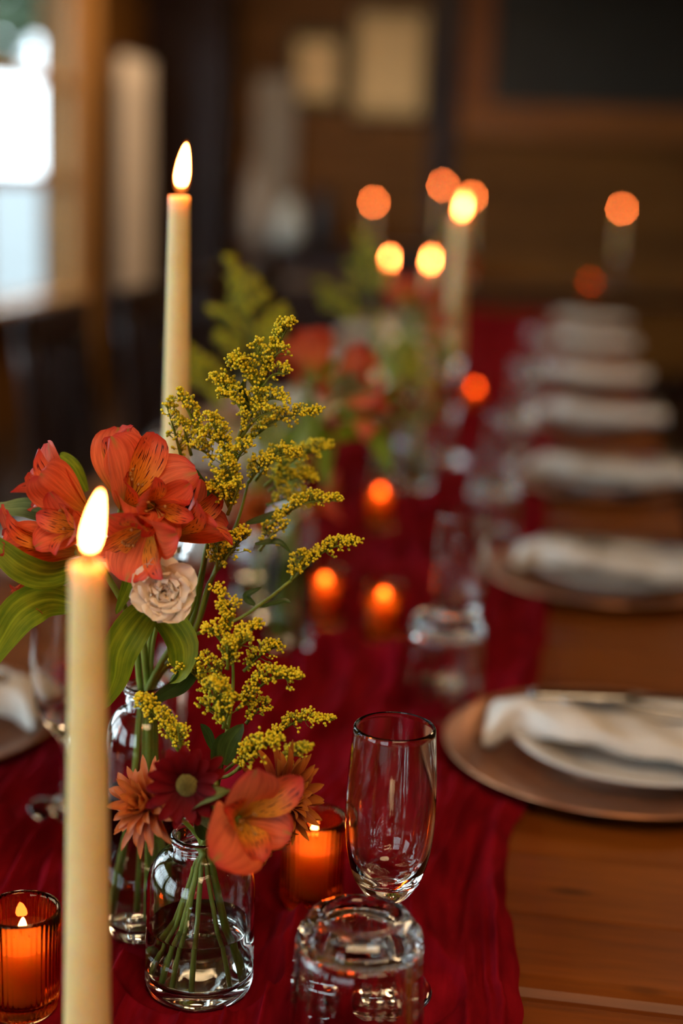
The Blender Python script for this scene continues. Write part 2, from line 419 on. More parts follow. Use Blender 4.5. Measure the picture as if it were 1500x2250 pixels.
# ------------------------------------------------------------------ room shell
TOPZ = .75
def struct(o, kind='structure'): o['kind'] = kind; return o
def slab(name, lo, hi, mat, parent=None):
    c = [(a+b)/2 for a, b in zip(lo, hi)]; s = [b-a for a, b in zip(lo, hi)]
    return obj(name, box(MB(), c, s), mat, parent, smooth=False)
struct(slab('floor', (WALL_L-.2, WALL_F-.2, -.1), (WALL_R+.2, WALL_B+.2, 0), M_FLOOR))
struct(slab('ceiling', (WALL_L-.2, WALL_F-.2, CEIL), (WALL_R+.2, WALL_B+.2, CEIL+.1), M_CEIL))
struct(slab('wall_right', (WALL_R, WALL_F-.2, 0), (WALL_R+.2, WALL_B+.2, CEIL), M_LOG))
mb = MB(); x0, x1, z0, z1 = FRONTWIN
for (a, b, c, d) in ((WALL_L, x0, 0, CEIL), (x1, WALL_R, 0, CEIL), (x0, x1, 0, z0), (x0, x1, z1, CEIL)): box(mb, ((a+b)/2, WALL_F-.08, (c+d)/2), (b-a, .16, d-c))
struct(obj('wall_front', mb, M_LOG, smooth=False))
r = root('window_6', ((x0+x1)/2, WALL_F, z0)); struct(r)
for k in range(4):
    for j in range(2):
        a = x0+(x1-x0)*k/4; b = x0+(x1-x0)*(k+1)/4; c = z0+(z1-z0)*j/2; d = z0+(z1-z0)*(j+1)/2
        obj('pane', box(MB(), ((a+b)/2, WALL_F-.07, (c+d)/2), (b-a-.012, .004, d-c-.012)), M_PANE, r, smooth=False)
for k in range(5): obj('muntin', box(MB(), (x0+(x1-x0)*k/4, WALL_F-.07, (z0+z1)/2), (.05, .04, z1-z0), .004), M_TRIM, r, smooth=False)
for j in range(3): obj('muntin', box(MB(), ((x0+x1)/2, WALL_F-.07, z0+(z1-z0)*j/2), (x1-x0, .038, .05), .004), M_TRIM, r, smooth=False)
# left wall, built around its window openings
mb = MB(); ys = sorted(WINDOWS); edge = WALL_F-.2
def seg(y0, y1, z0, z1): box(mb, (WALL_L-.08, (y0+y1)/2, (z0+z1)/2), (.16, y1-y0, z1-z0))
for (y0, y1, z0, z1) in ys:
    seg(edge, y0, 0, CEIL); seg(y0, y1, 0, z0); seg(y0, y1, z1, CEIL); edge = y1
seg(edge, WALL_B+.2, 0, CEIL)
struct(obj('wall_left', mb, M_LOG, smooth=False))
# back wall of horizontal boards
wb = struct(slab('wall_back', (WALL_L, WALL_B+.03, 0), (WALL_R, WALL_B+.2, CEIL), M_LOG))
bm_ = mesh('plank', box(MB(), (0, 0, 0), (WALL_R-WALL_L-.01, .03, .196), .012), M_LOG, False)
for k in range(14):
    put('plank', bm_, wb, Matrix.Translation(((WALL_L+WALL_R)/2, WALL_B+.015, .1+k*.2)))
# windows: frame, sill, muntins, panes
for wi, (y0, y1, z0, z1) in enumerate(ys):
    r = root('window_%d' % (wi+1), (WALL_L, (y0+y1)/2, z0)); struct(r)
    f = MB(); X = WALL_L-.02; t = .075
    for (a, b, c, d) in ((y0-t, y0+.01, z0-t, z1+t), (y1-.01, y1+t, z0-t, z1+t)): box(f, (X+.02, (a+b)/2, (c+d)/2), (.07, b-a, d-c), .006)
    box(f, (X+.02, (y0+y1)/2, z1+t/2), (.065, y1-y0, t), .006)
    obj('window_frame', f, M_TRIM, r, smooth=False)
    obj('window_sill', box(MB(), (X+.05, (y0+y1)/2, z0-.02), (.16, y1-y0+.2, .04), .008), M_TRIM, r, smooth=False)
    n = 2 if y1-y0 > .6 else 1
    zs = [z0, z0+(z1-z0)*.36, z0+(z1-z0)*.67, z1] if wi > 2 else [z0, (z0+z1)/2, z1]
    for i in range(n):
        for j in range(len(zs)-1):
            a = y0+(y1-y0)*i/n; b = y0+(y1-y0)*(i+1)/n
            obj('pane', box(MB(), (X-.05, (a+b)/2, (zs[j]+zs[j+1])/2), (.004, b-a-.012, zs[j+1]-zs[j]-.012)), M_PANE, r, smooth=False)
    for i in range(1, n): obj('muntin', box(MB(), (X-.05, y0+(y1-y0)*i/n, (z0+z1)/2), (.035, .035, z1-z0), .004), M_TRIM, r, smooth=False)
    for z in zs[1:-1]: obj('muntin', box(MB(), (X-.05, (y0+y1)/2, z), (.034, y1-y0, .045 if wi < 3 else .06), .004), M_TRIM, r, smooth=False)
struct(slab('trim_1', (WALL_L, 7.62, 0), (WALL_L+.06, 7.82, CEIL), M_TRIM))
cc = root('corner_cupboard', (-2.35, 9.05, 0)); tag(cc, 'tall dark corner cupboard between the left wall and the narrow grey curtain', 'cupboard')
obj('body', box(MB(), (-2.36, 9.06, 1.2), (.50, .46, 2.4), .008), M_DARKWOOD, cc, smooth=False)
dd = obj('door', box(MB(), (-2.36, 8.82, 1.3), (.44, .022, 2.0), .006), M_DARKWOOD, cc, smooth=False)
obj('knob', lathe(MB(), [(0, 0), (.012, .002), (.016, .01), (.010, .02), (0, .022)], 14, (-2.2, 8.795, 1.2)), M_STEEL, dd)
struct(slab('baseboard_back', (WALL_L+.32, WALL_B-.02, 0), (WALL_R, WALL_B, .14), M_DARKWOOD))
# outside the windows: lawn, a pale house and trees
struct(slab('ground', (-260, -120, -.5), (WALL_L-.3, 320, -.4), M_GRASS))
for (x, y, h, R_, lab) in ((-4.7, 10.9, 3.1, 1.55, 'green tree outside the far left window'),):
    tr = root('tree', (x, y, -.4)); tag(tr, lab, 'tree')
    obj('trunk', tube(MB(), [Vector((x, y, -.4)), Vector((x+.05, y, 1.2)), Vector((x, y, h))], .14, 10), M_BARK, tr)
    lf = MB()
    for k in range(2600):
        d = Vector((rng.gauss(0, 1), rng.gauss(0, 1), rng.gauss(0, .8))).normalized()*(R_*rng.random()**.4)
        c = Vector((x, y, h+.3))+d; s = rng.uniform(.10, .20); a = Vector((rng.gauss(0, 1), rng.gauss(0, 1), rng.gauss(0, 1))).normalized(); b = a.orthogonal().normalized()
        lf.add([c-a*s, c+b*s*.5, c+a*s, c-b*s*.5], [(0, 1, 2, 3)])
    struct(obj('foliage', lf, M_TREE, tr), 'stuff')

# curtain beside the far window
def curtain(name, p0, p1, z0, z1, amp, waves, mat, label, wall):
    mb = MB(); n = waves*8; p0 = Vector(p0); p1 = Vector(p1); d = (p1-p0); nrm = Vector((-d.y, d.x, 0)).normalized()
    V = []; F = []
    for i in range(n+1):
        t = i/n; a = amp*math.sin(2*PI*waves*t)
        for z in np.linspace(z0, z1, 9):
            q = p0+d*t+nrm*(a*(1-.25*(z-z0)/(z1-z0)))
            V.append((q.x, q.y, z))
    for i in range(n):
        for j in range(8): F.append((i*9+j, (i+1)*9+j, (i+1)*9+j+1, i*9+j+1))
    r = root(name, (p0.x, p0.y, z0)); tag(r, label, 'curtain')
    o = obj('cloth', mb.add(V, F), mat, r)
    md = o.modifiers.new('thickness', 'SOLIDIFY'); md.thickness = .004
    e0 = Vector((p0.x, p0.y, z1+.005)); e1 = Vector((p1.x, p1.y, z1+.005)); w = Vector(wall)
    obj('curtain_rod', tube(MB(), [e0+w, e0+w*.35, e0, e0.lerp(e1, .5), e1, e1+w*.35, e1+w], .009, 8), M_DARKMETAL, r)
    return r
curtain('curtain', (-2.48, 7.95, 0), (-2.48, 8.5, 0), .36, 1.86, .03, 5, M_CURTAIN, 'pale linen curtain hanging on the left wall just beyond the far window', (-.145, 0, 0))
curtain('curtain', (-2.0, 9.2, 0), (-1.74, 9.2, 0), .55, 1.85, .02, 3, M_GREY, 'narrow grey curtain hanging on the back wall beside the tall corner cupboard', (0, .105, 0))

# back wall pictures and chalkboard
def picture(px0, py0, px1, py1, label, colf, name='picture', fr=.03, fmat=None):
    a = P(px0, py0, 9.25); b = P(px1, py1, 9.25)
    x0, x1 = a.x, b.x; z1, z0 = a.z, b.z; y = WALL_B-.012
    r = root(name, ((x0+x1)/2, y, z0)); tag(r, label, 'picture')
    pm, nt, out = new_mat('print'); p = N(nt, 'ShaderNodeBsdfPrincipled'); L(nt, colf(nt, tc(nt, 'Generated')), p.inputs['Base Color']); p.inputs['Roughness'].default_value = .6; L(nt, p.outputs[0], out.inputs[0])
    obj('print', box(MB(), ((x0+x1)/2, y, (z0+z1)/2), (x1-x0, .01, z1-z0)), pm, r, smooth=False)
    for (c, s) in ((((x0+x1)/2, y-.004, z0), (x1-x0+fr, .03, fr)), (((x0+x1)/2, y-.004, z1), (x1-x0+fr, .03, fr)), ((x0, y-.004, (z0+z1)/2), (fr, .032, z1-z0)), ((x1, y-.004, (z0+z1)/2), (fr, .032, z1-z0))):
        obj('frame_rail', box(MB(), c, s, .004), fmat or M_DARKWOOD, r, smooth=False)
    return r
def c_print(bg, fg):
    def f(nt, g):
        s = N(nt, 'ShaderNodeSeparateXYZ'); L(nt, g, s.inputs[0])
        dx = math_(nt, 'ABSOLUTE', math_(nt, 'SUBTRACT', s.outputs[0], .5)); dz = math_(nt, 'ABSOLUTE', math_(nt, 'SUBTRACT', s.outputs[2], .5))
        m = ramp(nt, math_(nt, 'MAXIMUM', dx, dz), [(.36, (0, 0, 0)), (.40, (1, 1, 1))]).outputs[0]
        return mixc(nt, m, fg, bg)
    return f
picture(628, 62, 742, 232, 'small framed print in a green mount on the back wall, left of the two', c_print((.10, .13, .04), (.80, .58, .30)))
picture(772, 10, 930, 262, 'larger cream framed print on the back wall, right of the two', c_print((.50, .38, .18), (.82, .62, .32)))
a = P(1105, -230, 9.25); b = P(1640, 250, 9.25)
ck = root('chalkboard', ((a.x+b.x)/2, WALL_B, b.z)); tag(ck, 'large blank dark chalkboard in a wide pine frame on the back wall', 'chalkboard')
obj('slate', box(MB(), ((a.x+b.x)/2, WALL_B-.02, (a.z+b.z)/2), (b.x-a.x, .02, a.z-b.z)), M_SLATE, ck, smooth=False)
M_FRAMEH = wood('pine_frame', (.17, .062, .010), (.32, .12, .022), 'X', .45, .1, False)
M_FRAMEV = wood('pine_frame_upright', (.17, .055, .009), (.32, .11, .02), 'Z', .45, .1, False)
obj('frame_rail', box(MB(), ((a.x+b.x)/2, WALL_B-.03, b.z-.10), (b.x-a.x+.36, .05, .2), .006), M_FRAMEH, ck, smooth=False)
obj('frame_rail', box(MB(), ((a.x+b.x)/2, WALL_B-.03, min(CEIL-.06, a.z+.09)), (b.x-a.x+.36, .05, .1), .006), M_FRAMEH, ck, smooth=False)
for x in (a.x-.09, b.x+.09): obj('frame_stile', box(MB(), (x, WALL_B-.03, (a.z+b.z)/2), (.18, .052, a.z-b.z), .006), M_FRAMEV, ck, smooth=False)
struct(slab('trim_3', (a.x-.36, WALL_B-.05, 0), (a.x-.22, WALL_B, CEIL), M_DARKWOOD))

# ------------------------------------------------------------------ tables set end to end
CX, HWID = -.27, .475
YB = [-.45, .85, 2.15, 3.45, 4.75, 6.05]
def plank_mb(w, t, ln, round_lo, round_hi):
    """board along X; section in (y, z), optionally bullnosed on its low or high y edge"""
    prof = []
    def corner(sy, rnd):
        r = .019 if rnd else .0012
        n = 5 if rnd else 2
        return [(sy*(w/2-r+r*math.sin(k/n*PI/2)), t/2-r+r*math.cos(k/n*PI/2)) for k in range(n+1)]
    hi = corner(1, round_hi); lo = corner(-1, round_lo)[::-1]
    prof = hi+[(w/2, -t/2), (-w/2, -t/2)]+lo
    n = len(prof); V = [(sx*ln/2, y, z) for sx in (-1, 1) for (y, z) in prof]
    F = [(i, (i+1) % n, n+(i+1) % n, n+i) for i in range(n)]+[tuple(range(n-1, -1, -1)), tuple(range(n, 2*n))]
    return MB().add(V, F)
WN = 13; PW = 1.3/WN
PL = {k: mesh('plank', plank_mb(PW-.0006, .03, 2*HWID, *k), M_TOP, False) for k in ((1, 0), (0, 0), (0, 1))}
legm = mesh('leg', box(MB(), (0, 0, .36), (.07, .07, .72), .005), M_TOP, False)
TL = ['nearest pine plank table, cut off by the lower edge of the photo', 'pine plank table under the two nearest right hand place settings',
      'pine plank table in the middle of the long row', 'fourth pine plank table along the row, well out of focus', 'last pine plank table of the long row, before the cross table']
for i in range(5):
    y0, y1 = YB[i]+.001, YB[i+1]-.001
    t = root('dining_table', (CX, (y0+y1)/2, 0)); tag(t, TL[i], 'table', 'pine tables pushed together in one row')
    for k in range(WN):
        key = (1, 0) if k == 0 else ((0, 1) if k == WN-1 else (0, 0))
        put('plank', PL[key], t, Matrix.Translation((CX, YB[i]+PW*(k+.5), TOPZ-.015)))
    ap = MB()
    for s in (-1, 1):
        box(ap, (CX+s*(HWID-.06), (y0+y1)/2, .67), (.025, 1.2, .1)); box(ap, (CX, (y0+y1)/2+s*.6, .67), (2*HWID-.12, .025, .1))
    obj('apron', ap, M_TOP, t, smooth=False)
    for sx in (-1, 1):
        for sy in (-1, 1): put('leg', legm, t, Matrix.Translation((CX+sx*(HWID-.17), (y0+y1)/2+sy*.56, 0)))

# ------------------------------------------------------------------ runner: crinkled gauze
def vnoise(x, y, seed):
    xi = np.floor(x).astype(np.int64); yi = np.floor(y).astype(np.int64); fx = x-xi; fy = y-yi
    fx = fx*fx*(3-2*fx); fy = fy*fy*(3-2*fy)
    def h(a, b):
        n = (a*374761393+b*668265263+seed*144665) & 0x7fffffff
        n = ((n ^ (n >> 13))*1274126177) & 0x7fffffff
        return ((n ^ (n >> 16)) & 0xffff)/65535.0
    return (h(xi, yi)*(1-fx)+h(xi+1, yi)*fx)*(1-fy)+(h(xi, yi+1)*(1-fx)+h(xi+1, yi+1)*fx)*fy
RX0, RX1, RY0, RY1 = -.475, -.004, .30, 5.9
nx = 340
yy = np.concatenate([np.linspace(RY0, 1.6, 640, endpoint=False), np.linspace(1.6, 3.2, 260, endpoint=False), np.linspace(3.2, RY1, 160)])
uu = np.linspace(0, 1, nx); Ug, Yg = np.meshgrid(uu, yy)
Xg = RX0+(RX1-RX0)*Ug
wander = (vnoise(Xg*7, Yg*4.5, 3)-.5)*.055+(vnoise(Xg*25, Yg*14, 5)-.5)*.014
def ridge(a, p): return (1-np.abs(2*a-1))**p
Hh = .0185*ridge(vnoise((Xg+wander)*50, Yg*3.0, 11), 2.4)*(.35+.9*vnoise(Xg*9, Yg*6, 8))
Hh += .0130*ridge(vnoise((Xg+wander*.8)*24, Yg*1.6, 71), 3.0)*np.clip(vnoise(Xg*6, Yg*2.2, 72)*2-.5, 0, 1)
Hh += .0060*ridge(vnoise((Xg+wander*1.3)*110, Yg*7, 21), 1.8)
Hh += .0022*vnoise(Xg*190+wander*300, Yg*60, 31)+.0006*vnoise(Xg*420, Yg*260, 41)
edgef = np.clip(np.minimum(Ug, 1-Ug)/.03, 0, 1)
Zg = TOPZ+.0008+Hh*(.25+.75*edgef)
side = np.where(Ug > .5, 1, -1)
Xg = Xg+(vnoise(Yg*5, Yg*0+side*3, 51)-.5)*.022*np.clip((np.abs(Ug-.5)-.3)/.2, 0, 1)+(vnoise(Yg*38, side*7+Yg*0, 52)-.5)*.006*np.clip((np.abs(Ug-.5)-.44)/.06, 0, 1)
ny = len(yy)
me = bpy.data.meshes.new('table_runner')
vv = np.stack([Xg, Yg, Zg], -1).reshape(-1, 3)
ii = (np.arange(ny-1)[:, None]*nx+np.arange(nx-1)[None, :]).ravel()
quads = np.stack([ii, ii+1, ii+nx+1, ii+nx], -1).astype(np.int32)
me.vertices.add(len(vv)); me.vertices.foreach_set('co', vv.astype(np.float32).ravel())
me.loops.add(quads.size); me.loops.foreach_set('vertex_index', quads.ravel())
me.polygons.add(len(quads)); me.polygons.foreach_set('loop_start', np.arange(0, quads.size, 4, dtype=np.int32))
me.polygons.foreach_set('use_smooth', [True]*len(quads)); me.update(calc_edges=True)
uvl = me.uv_layers.new(name='UVMap'); uvv = np.stack([Ug.ravel()*.54, (Yg.ravel())], -1)[quads.ravel()]
uvl.data.foreach_set('uv', uvv.astype(np.float32).ravel()); me.materials.append(M_RUNNER)
me_run = me; ro = put('table_runner', me); tag(ro, 'crinkled wine red gauze runner down the middle of the table', 'table runner')
RZ = TOPZ+.0060      # where things stand on the crinkles

# ------------------------------------------------------------------ place settings
def napkin_mb():
    """folded strip: fanned end hanging off the plate, a gathered waist, then the flat folded length"""
    V = []; F = []; UVs = []; n = 40; m = 28
    for i in range(n+1):
        t = i/n; s = -.115+.27*t
        w = .047*(1-.58*math.exp(-((s+.085)/.022)**2))+.010*min(1, max(0, (s+.06)/.08))
        zc = .030+.010*math.exp(-((s+.05)/.06)**2)-.013*min(1, max(0, (-.085-s)/.035))
        h = .0090*(1+.7*math.exp(-((s+.085)/.03)**2))*(1 if 0 < i < n else .35)
        yoff = -.012*math.sin((s+.17)*9)
        for k in range(m):
            a = 2*PI*k/m; c, d = math.cos(a), math.sin(a)
            y = w*math.copysign(abs(c)**.55, c); z = h*math.copysign(abs(d)**.6, d)
            lay = 1-.16*abs(math.sin(3.0*d*PI/2+.4))*(abs(c) > .55)          # folded layers seen at the edge
            wr = .0018*math.sin(s*110+y*60)+.0012*math.sin(s*60-y*140)
            V.append((s, yoff+y*lay, zc+z+wr)); UVs.append((k/m, t))
    for i in range(n):
        for k in range(m): F.append((i*m+k, i*m+(k+1) % m, (i+1)*m+(k+1) % m, (i+1)*m+k))
    F.append(tuple(range(m))); F.append(tuple(n*m+k for k in range(m-1, -1, -1)))
    return MB().add(V, F, UVs)
CHG = mesh('charger_plate', lathe(MB(), smooth_prof([(0, .004), (.09, .004), (.112, .005), (.120, .008), (.140, .0115), (.149, .0135), (.1515, .0125), (.149, .0105), (.125, .006), (.112, .0015), (.10, 0), (0, 0)], 46), 72), M_COPPER)
PLT = mesh('dinner_plate', lathe(MB(), smooth_prof([(0, .006), (.060, .006), (.072, .009), (.092, .0165), (.108, .0200), (.110, .0190), (.107, .0172), (.09, .013), (.07, .005), (.066, 0), (.06, 0), (.058, .003), (0, .003)], 50), 64), M_CHINA)
NAP = mesh('napkin', napkin_mb(), M_NAPKIN)
def fork_mb():
    mb = MB()
    pts = cr([(-.095, 0, .0), (-.04, 0, .004), (.02, 0, .002), (.045, 0, .006), (.06, 0, .004)], 22)
    V = []; F = []
    for i, p in enumerate(pts):
        t = i/21; w = .0075-.0045*min(1, t/.45) if t < .6 else .003+.008*min(1, (t-.6)/.3)
        for (sy, sz) in ((-1, -1), (1, -1), (1, 1), (-1, 1)): V.append((p.x, sy*w, p.z+sz*.0012))
    for i in range(21):
        for k in range(4): F.append((i*4+k, i*4+(k+1) % 4, i*4+4+(k+1) % 4, i*4+4+k))
    F += [(3, 2, 1, 0), (84, 85, 86, 87)]; mb.add(V, F)
    for k in range(4):
        y = -.009+k*.006; tube(mb, cr([(.058, y, .004), (.08, y, .001), (.10, y, .004)], 8), lambda t: .0014-.0007*t, 6)
    return mb
def knife_mb():
    mb = MB(); V = []; F = []
    for i in range(25):
        t = i/24; x = -.11+.22*t; w = .0085 if t < .45 else .0065+.004*math.sin((t-.45)/.55*PI); th = .004 if t < .45 else .0012
        if t > .93: w *= max(.15, 1-(t-.93)/.08)
        for k in range(10):
            a = 2*PI*k/10; V.append((x, w*math.cos(a), .004+th*math.sin(a)))
    for i in range(24):
        for k in range(10): F.append((i*10+k, i*10+(k+1) % 10, i*10+10+(k+1) % 10, i*10+10+k))
    F += [tuple(range(9, -1, -1)), tuple(240+k for k in range(10))]; return mb.add(V, F)
FRK = mesh('fork', fork_mb(), M_STEEL); KNF = mesh('knife', knife_mb(), M_STEEL)
SY = [1.245, 1.855, 2.48, 3.13, 3.82, 4.62, 5.42]
ORD = ['nearest', 'second', 'third', 'fourth', 'fifth', 'sixth', 'last']
for side, sx in (('right', 1), ('left', -1)):
    for i, y in enumerate(SY):
        x = CX+(.340 if sx > 0 else -.302); y = y if sx > 0 else y-.085; w = '%s place setting on the %s side of the table' % (ORD[i], side)
        R = Matrix.Rotation(0 if sx > 0 else PI, 4, 'Z') @ Matrix.Rotation(rng.uniform(-.06, .06) if i else 0, 4, 'Z')
        B = Matrix.Translation((x, y, TOPZ+.0045))
        tag(put('charger_plate', CHG, None, B @ R), 'copper charger plate, '+w, 'charger', 'copper charger plates')
        tag(put('dinner_plate', PLT, None, B @ Matrix.Translation((.018*sx, 0, .0045)) @ R), 'white plate, '+w, 'plate', 'white dinner plates')
        NB = B @ Matrix.Translation((0 if sx > 0 else .030, 0, 0)) @ R
        tag(put('napkin', NAP, None, NB), 'folded cream napkin, '+w, 'napkin', 'folded cream napkins')
        if i < 4:
            tag(put('knife', KNF, None, NB @ Matrix.Translation((.03, .016, .0505)) @ Matrix.Rotation(.16, 4, 'Z')), 'steel knife on napkin, '+w, 'knife', 'knives on the napkins')
            tag(put('fork', FRK, None, NB @ Matrix.Translation((.045, -.012, .0515)) @ Matrix.Rotation(-.12, 4, 'Z')), 'steel fork on napkin, '+w, 'fork', 'forks on the napkins')

# ------------------------------------------------------------------ glassware
def flute_me():
    out = [(0, 0), (.029, 0), (.0305, .0012), (.029, .0026), (.016, .0050), (.0075, .0085), (.0048, .016), (.0044, .036), (.0052, .052), (.0085, .061), (.0150, .0680), (.0215, .0790), (.0258, .0960), (.0276, .1180), (.0272, .1390), (.0259, .160), (.0248, .1745)]
    inn = [(.0241, .1755), (.0232, .1745), (.0243, .160), (.0256, .139), (.0260, .118), (.0240, .097), (.0192, .083), (.0120, .0765), (0, .0745)]
    prof = smooth_prof(out, 70)+smooth_prof(inn, 40)
    prof[0] = (0, 0); prof[-1] = (0, .0745)
    return mesh('champagne_flute', lathe(MB(), prof, 64), M_GLASS)
def tumbler_me():
    """standing upside down: mouth at z=0, thick base on top, ten panel facets"""
    H = .098
    out = [(.0385, 0), (.0395, .0008), (.0393, .002), (.0385, .012), (.0372, .040), (.0352, .078), (.0345, .0865), (.0325, .0925), (.0285, .0965), (.0235, H), (.0215, H-.0004), (.0195, H-.0022), (.014, H-.0034), (0, H-.0036)]
    inn = [(0, .0845), (.018, .0842), (.0270, .0818), (.0308, .076), (.0324, .062), (.0345, .034), (.0362, .012), (.0368, .002), (.0374, .0003)]
    def mod(a, z, r):
        k = min(1, max(0, (z-.014)/.03)); n = 10; s = 2*PI/n
        f = math.cos(PI/n)/math.cos((a % s)-s/2)*1.018
        return 1+(f-1)*k*(1 if r > .026 else 0)
    V = MB(); o2 = []
    for (r0, z0), (r1, z1) in zip(out[:-1], out[1:]):
        for q in range(3): o2.append((r0+(r1-r0)*q/3, z0+(z1-z0)*q/3))
    o2.append(out[-1]); n1 = len(o2)
    i2 = smooth_prof(inn, 36); i2[0] = (0, .0845)
    lathe(V, o2, 80, mod=mod); k = len(V.v); lathe(V, i2, 80)
    # join the two lips
    ring_o = list(range(0, 80)); ring_i = list(range(len(V.v)-80, len(V.v)))
    V.f += [(ring_i[j], ring_i[(j+1) % 80], ring_o[(j+1) % 80], ring_o[j]) for j in range(80)]
    return mesh('tumbler', V, M_GLASS)
FLU, TUM = flute_me(), tumbler_me()
fl = T(867, 1597, RZ+.175); tu = T(793, 2012, RZ+.098)
tag(put('champagne_flute', FLU, None, Matrix.Translation((fl.x, fl.y, RZ))), 'nearest champagne flute, sharp, standing right behind the upturned tumbler', 'glass', 'champagne flutes')
tag(put('tumbler', TUM, None, Matrix.Translation((tu.x, tu.y, RZ)) @ Matrix.Rotation(.15, 4, 'Z')), 'upside down faceted tumbler in front, cut off by the lower edge', 'glass', 'upturned tumblers')
for i, (y, w) in enumerate(((1.325, 'second'), (2.0, 'third'), (2.65, 'fourth'), (3.35, 'fifth'))):
    x = -.090+.008*i
    tag(put('tumbler', TUM, None, Matrix.Translation((x, y, RZ)) @ Matrix.Rotation(.4*i, 4, 'Z')), 'upside down tumbler %s from the camera along the right edge of the runner' % w, 'glass', 'upturned tumblers')
    tag(put('champagne_flute', FLU, None, Matrix.Translation((x+.004, y+.085, RZ))), 'champagne flute %s from the camera along the right edge of the runner' % w, 'glass', 'champagne flutes')
for i, (x, y, w) in enumerate(((-.362, 1.03, 'nearest'), (-.44, 1.66, 'second'), (-.45, 2.30, 'third'))):
    tag(put('champagne_flute', FLU, None, Matrix.Translation((x, y, RZ))), 'champagne flute %s from the camera along the left edge of the runner' % w, 'glass', 'champagne flutes')
    if i: tag(put('tumbler', TUM, None, Matrix.Translation((x, y-.085, RZ))), 'upside down tumbler %s from the camera along the left edge of the runner' % w, 'glass', 'upturned tumblers')

# ------------------------------------------------------------------ bottles
def bottle_me(R, H, rn, hn, th, base, sh):
    """R body radius, H total, rn neck radius, hn neck height, sh shoulder height"""
    zb = H-hn-sh
    out = [(0, .0030), (R*.35, .0026), (R*.65, .0012), (R*.86, 0), (R*.96, .0022), (R, .007), (R, zb*.5), (R, zb)]
    for k in range(1, 9):
        a = k/8*PI/2; out.append((rn+(R-rn)*math.cos(a)**.9, zb+sh*math.sin(a)))
    out += [(rn, H-.006), (rn+.0016, H-.0045), (rn+.0018, H-.002), (rn+.0006, H)]
    inn = [(rn-th*.6, H-.0006), (rn-th, H-.004), (rn-th, H-hn-.001)]
    for k in range(7, -1, -1):
        a = k/8*PI/2; inn.append((rn-th+(R-rn)*math.cos(a)**.9, zb+(sh-th)*math.sin(a)))
    inn += [(R-th, zb*.5), (R-th, base+.006), (R*.90-th, base+.001), (R*.6, base+.0004), (R*.3, base+.0016), (0, base+.0020)]
    return mesh('bottle_vase', lathe(MB(), out+inn, 64), M_GLASS)
def water_me(R, th, base, level):
    r = R-th+.00025
    return mesh('water', lathe(MB(), [(0, base+.0017), (R*.3, base+.0013), (R*.6, base+.0001), (R*.90-th, base+.0007), (r, base+.006), (r, level+.0012), (r-.0009, level+.0002), (r-.003, level), (0, level)], 64), M_WATER)
BS = dict(R=.0335, H=.103, rn=.0175, hn=.012, th=.0021, base=.0095, sh=.026)
BT = dict(R=.0255, H=.172, rn=.0118, hn=.016, th=.0019, base=.007, sh=.030)
ME_S, ME_T = bottle_me(**BS), bottle_me(**BT)
WA_S, WA_T = water_me(BS['R'], BS['th'], BS['base'], .042), water_me(BT['R'], BT['th'], BT['base'], .098)
def bottle(me, wa, loc, label):
    r = put('bottle_vase', me, None, Matrix.Translation(loc)); tag(r, label, 'vase', 'clear glass bottle vases')
    put('water', wa, r, Matrix.Translation(loc)); return r
b1 = T(437, 2165, RZ); b2 = T(312, 2038, RZ)
bottle(ME_S, WA_S, b1, 'short round shouldered glass bottle in front, holding the dark red daisy and orange bloom')
bottle(ME_T, WA_T, b2, 'tall slim glass bottle behind the nearest candle, holding the alstroemeria cluster')

# ------------------------------------------------------------------ candles
def flame_mb(prof, w, h, lean):
    mb = lathe(MB(), [(r*w, z*h) for r, z in smooth_prof(prof, 28)], 24)
    mb.v = [(x+lean*(z/h)**1.6*h, y, z) for (x, y, z) in mb.v]
    return mb
def flame_me(w, h, lean):
    """core, surrounding mantle and the dim base round the wick"""
    core = flame_mb([(0, .15), (.50, .165), (.78, .25), (.90, .36), (.86, .50), (.72, .65), (.50, .81), (.24, .93), (0, .985)], w, h, lean)
    man = flame_mb([(0, .05), (.60, .07), (.88, .18), (1.0, .30), (.98, .45), (.84, .62), (.60, .80), (.30, .95), (0, 1.04)], w*1.06, h, lean)
    bas = flame_mb([(0, 0), (.40, .03), (.62, .10), (.78, .17), (.66, .20), (.3, .205), (0, .205)], w*.92, h, lean)
    return mesh('flame', core, M_FLAME), mesh('flame_mantle', man, M_MANTLE), mesh('flame_base', bas, M_FBASE)
def put_flame(fm, r, w):
    o = put('flame', fm[0], r, w); put('flame_mantle', fm[1], o, w); put('flame_base', fm[2], o, w); return o
def candle_me(r0, r1, H):
    prof = [(0, H-.0048), (r1*.45, H-.0046), (r1*.74, H-.0030), (r1*.88, H-.0006), (r1*.95, H), (r1, H-.0010)]
    prof += [(r1+(r0-r1)*t, (H-.003)*(1-t)) for t in np.linspace(0.01, 1, 24)]+[(0, 0)]
    return mesh('wax', lathe(MB(), prof[::-1], 40), M_WAX)
WAX_L = candle_me(.0122, .0083, .27)
WCK = mesh('wick', tube(MB(), cr([(0, 0, -.006), (0, 0, .004), (.0012, 0, .0080)], 8), .0008, 8), M_WICK)
FLM_A = flame_me(.0051, .035, .16); FLM_B = flame_me(.0056, .037, .10)
def taper(p, label, flame, base_z, rz=0, ws=1):
    """p = top of the wax; base_z = where the candle sits in its holder"""
    r = root('taper_candle', (p.x, p.y, base_z)); tag(r, label, 'candle', 'ivory taper candles'); s = (p.z-base_z)/.27
    put('wax', WAX_L, r, Matrix.Translation((p.x, p.y, base_z)) @ Matrix.Diagonal((ws, ws, s, 1)))
    put('wick', WCK, r, Matrix.Translation(p))
    put_flame(flame, r, Matrix.Translation(p+Vector((.001, 0, .0006))) @ Matrix.Rotation(rz, 4, 'Z'))
    return r
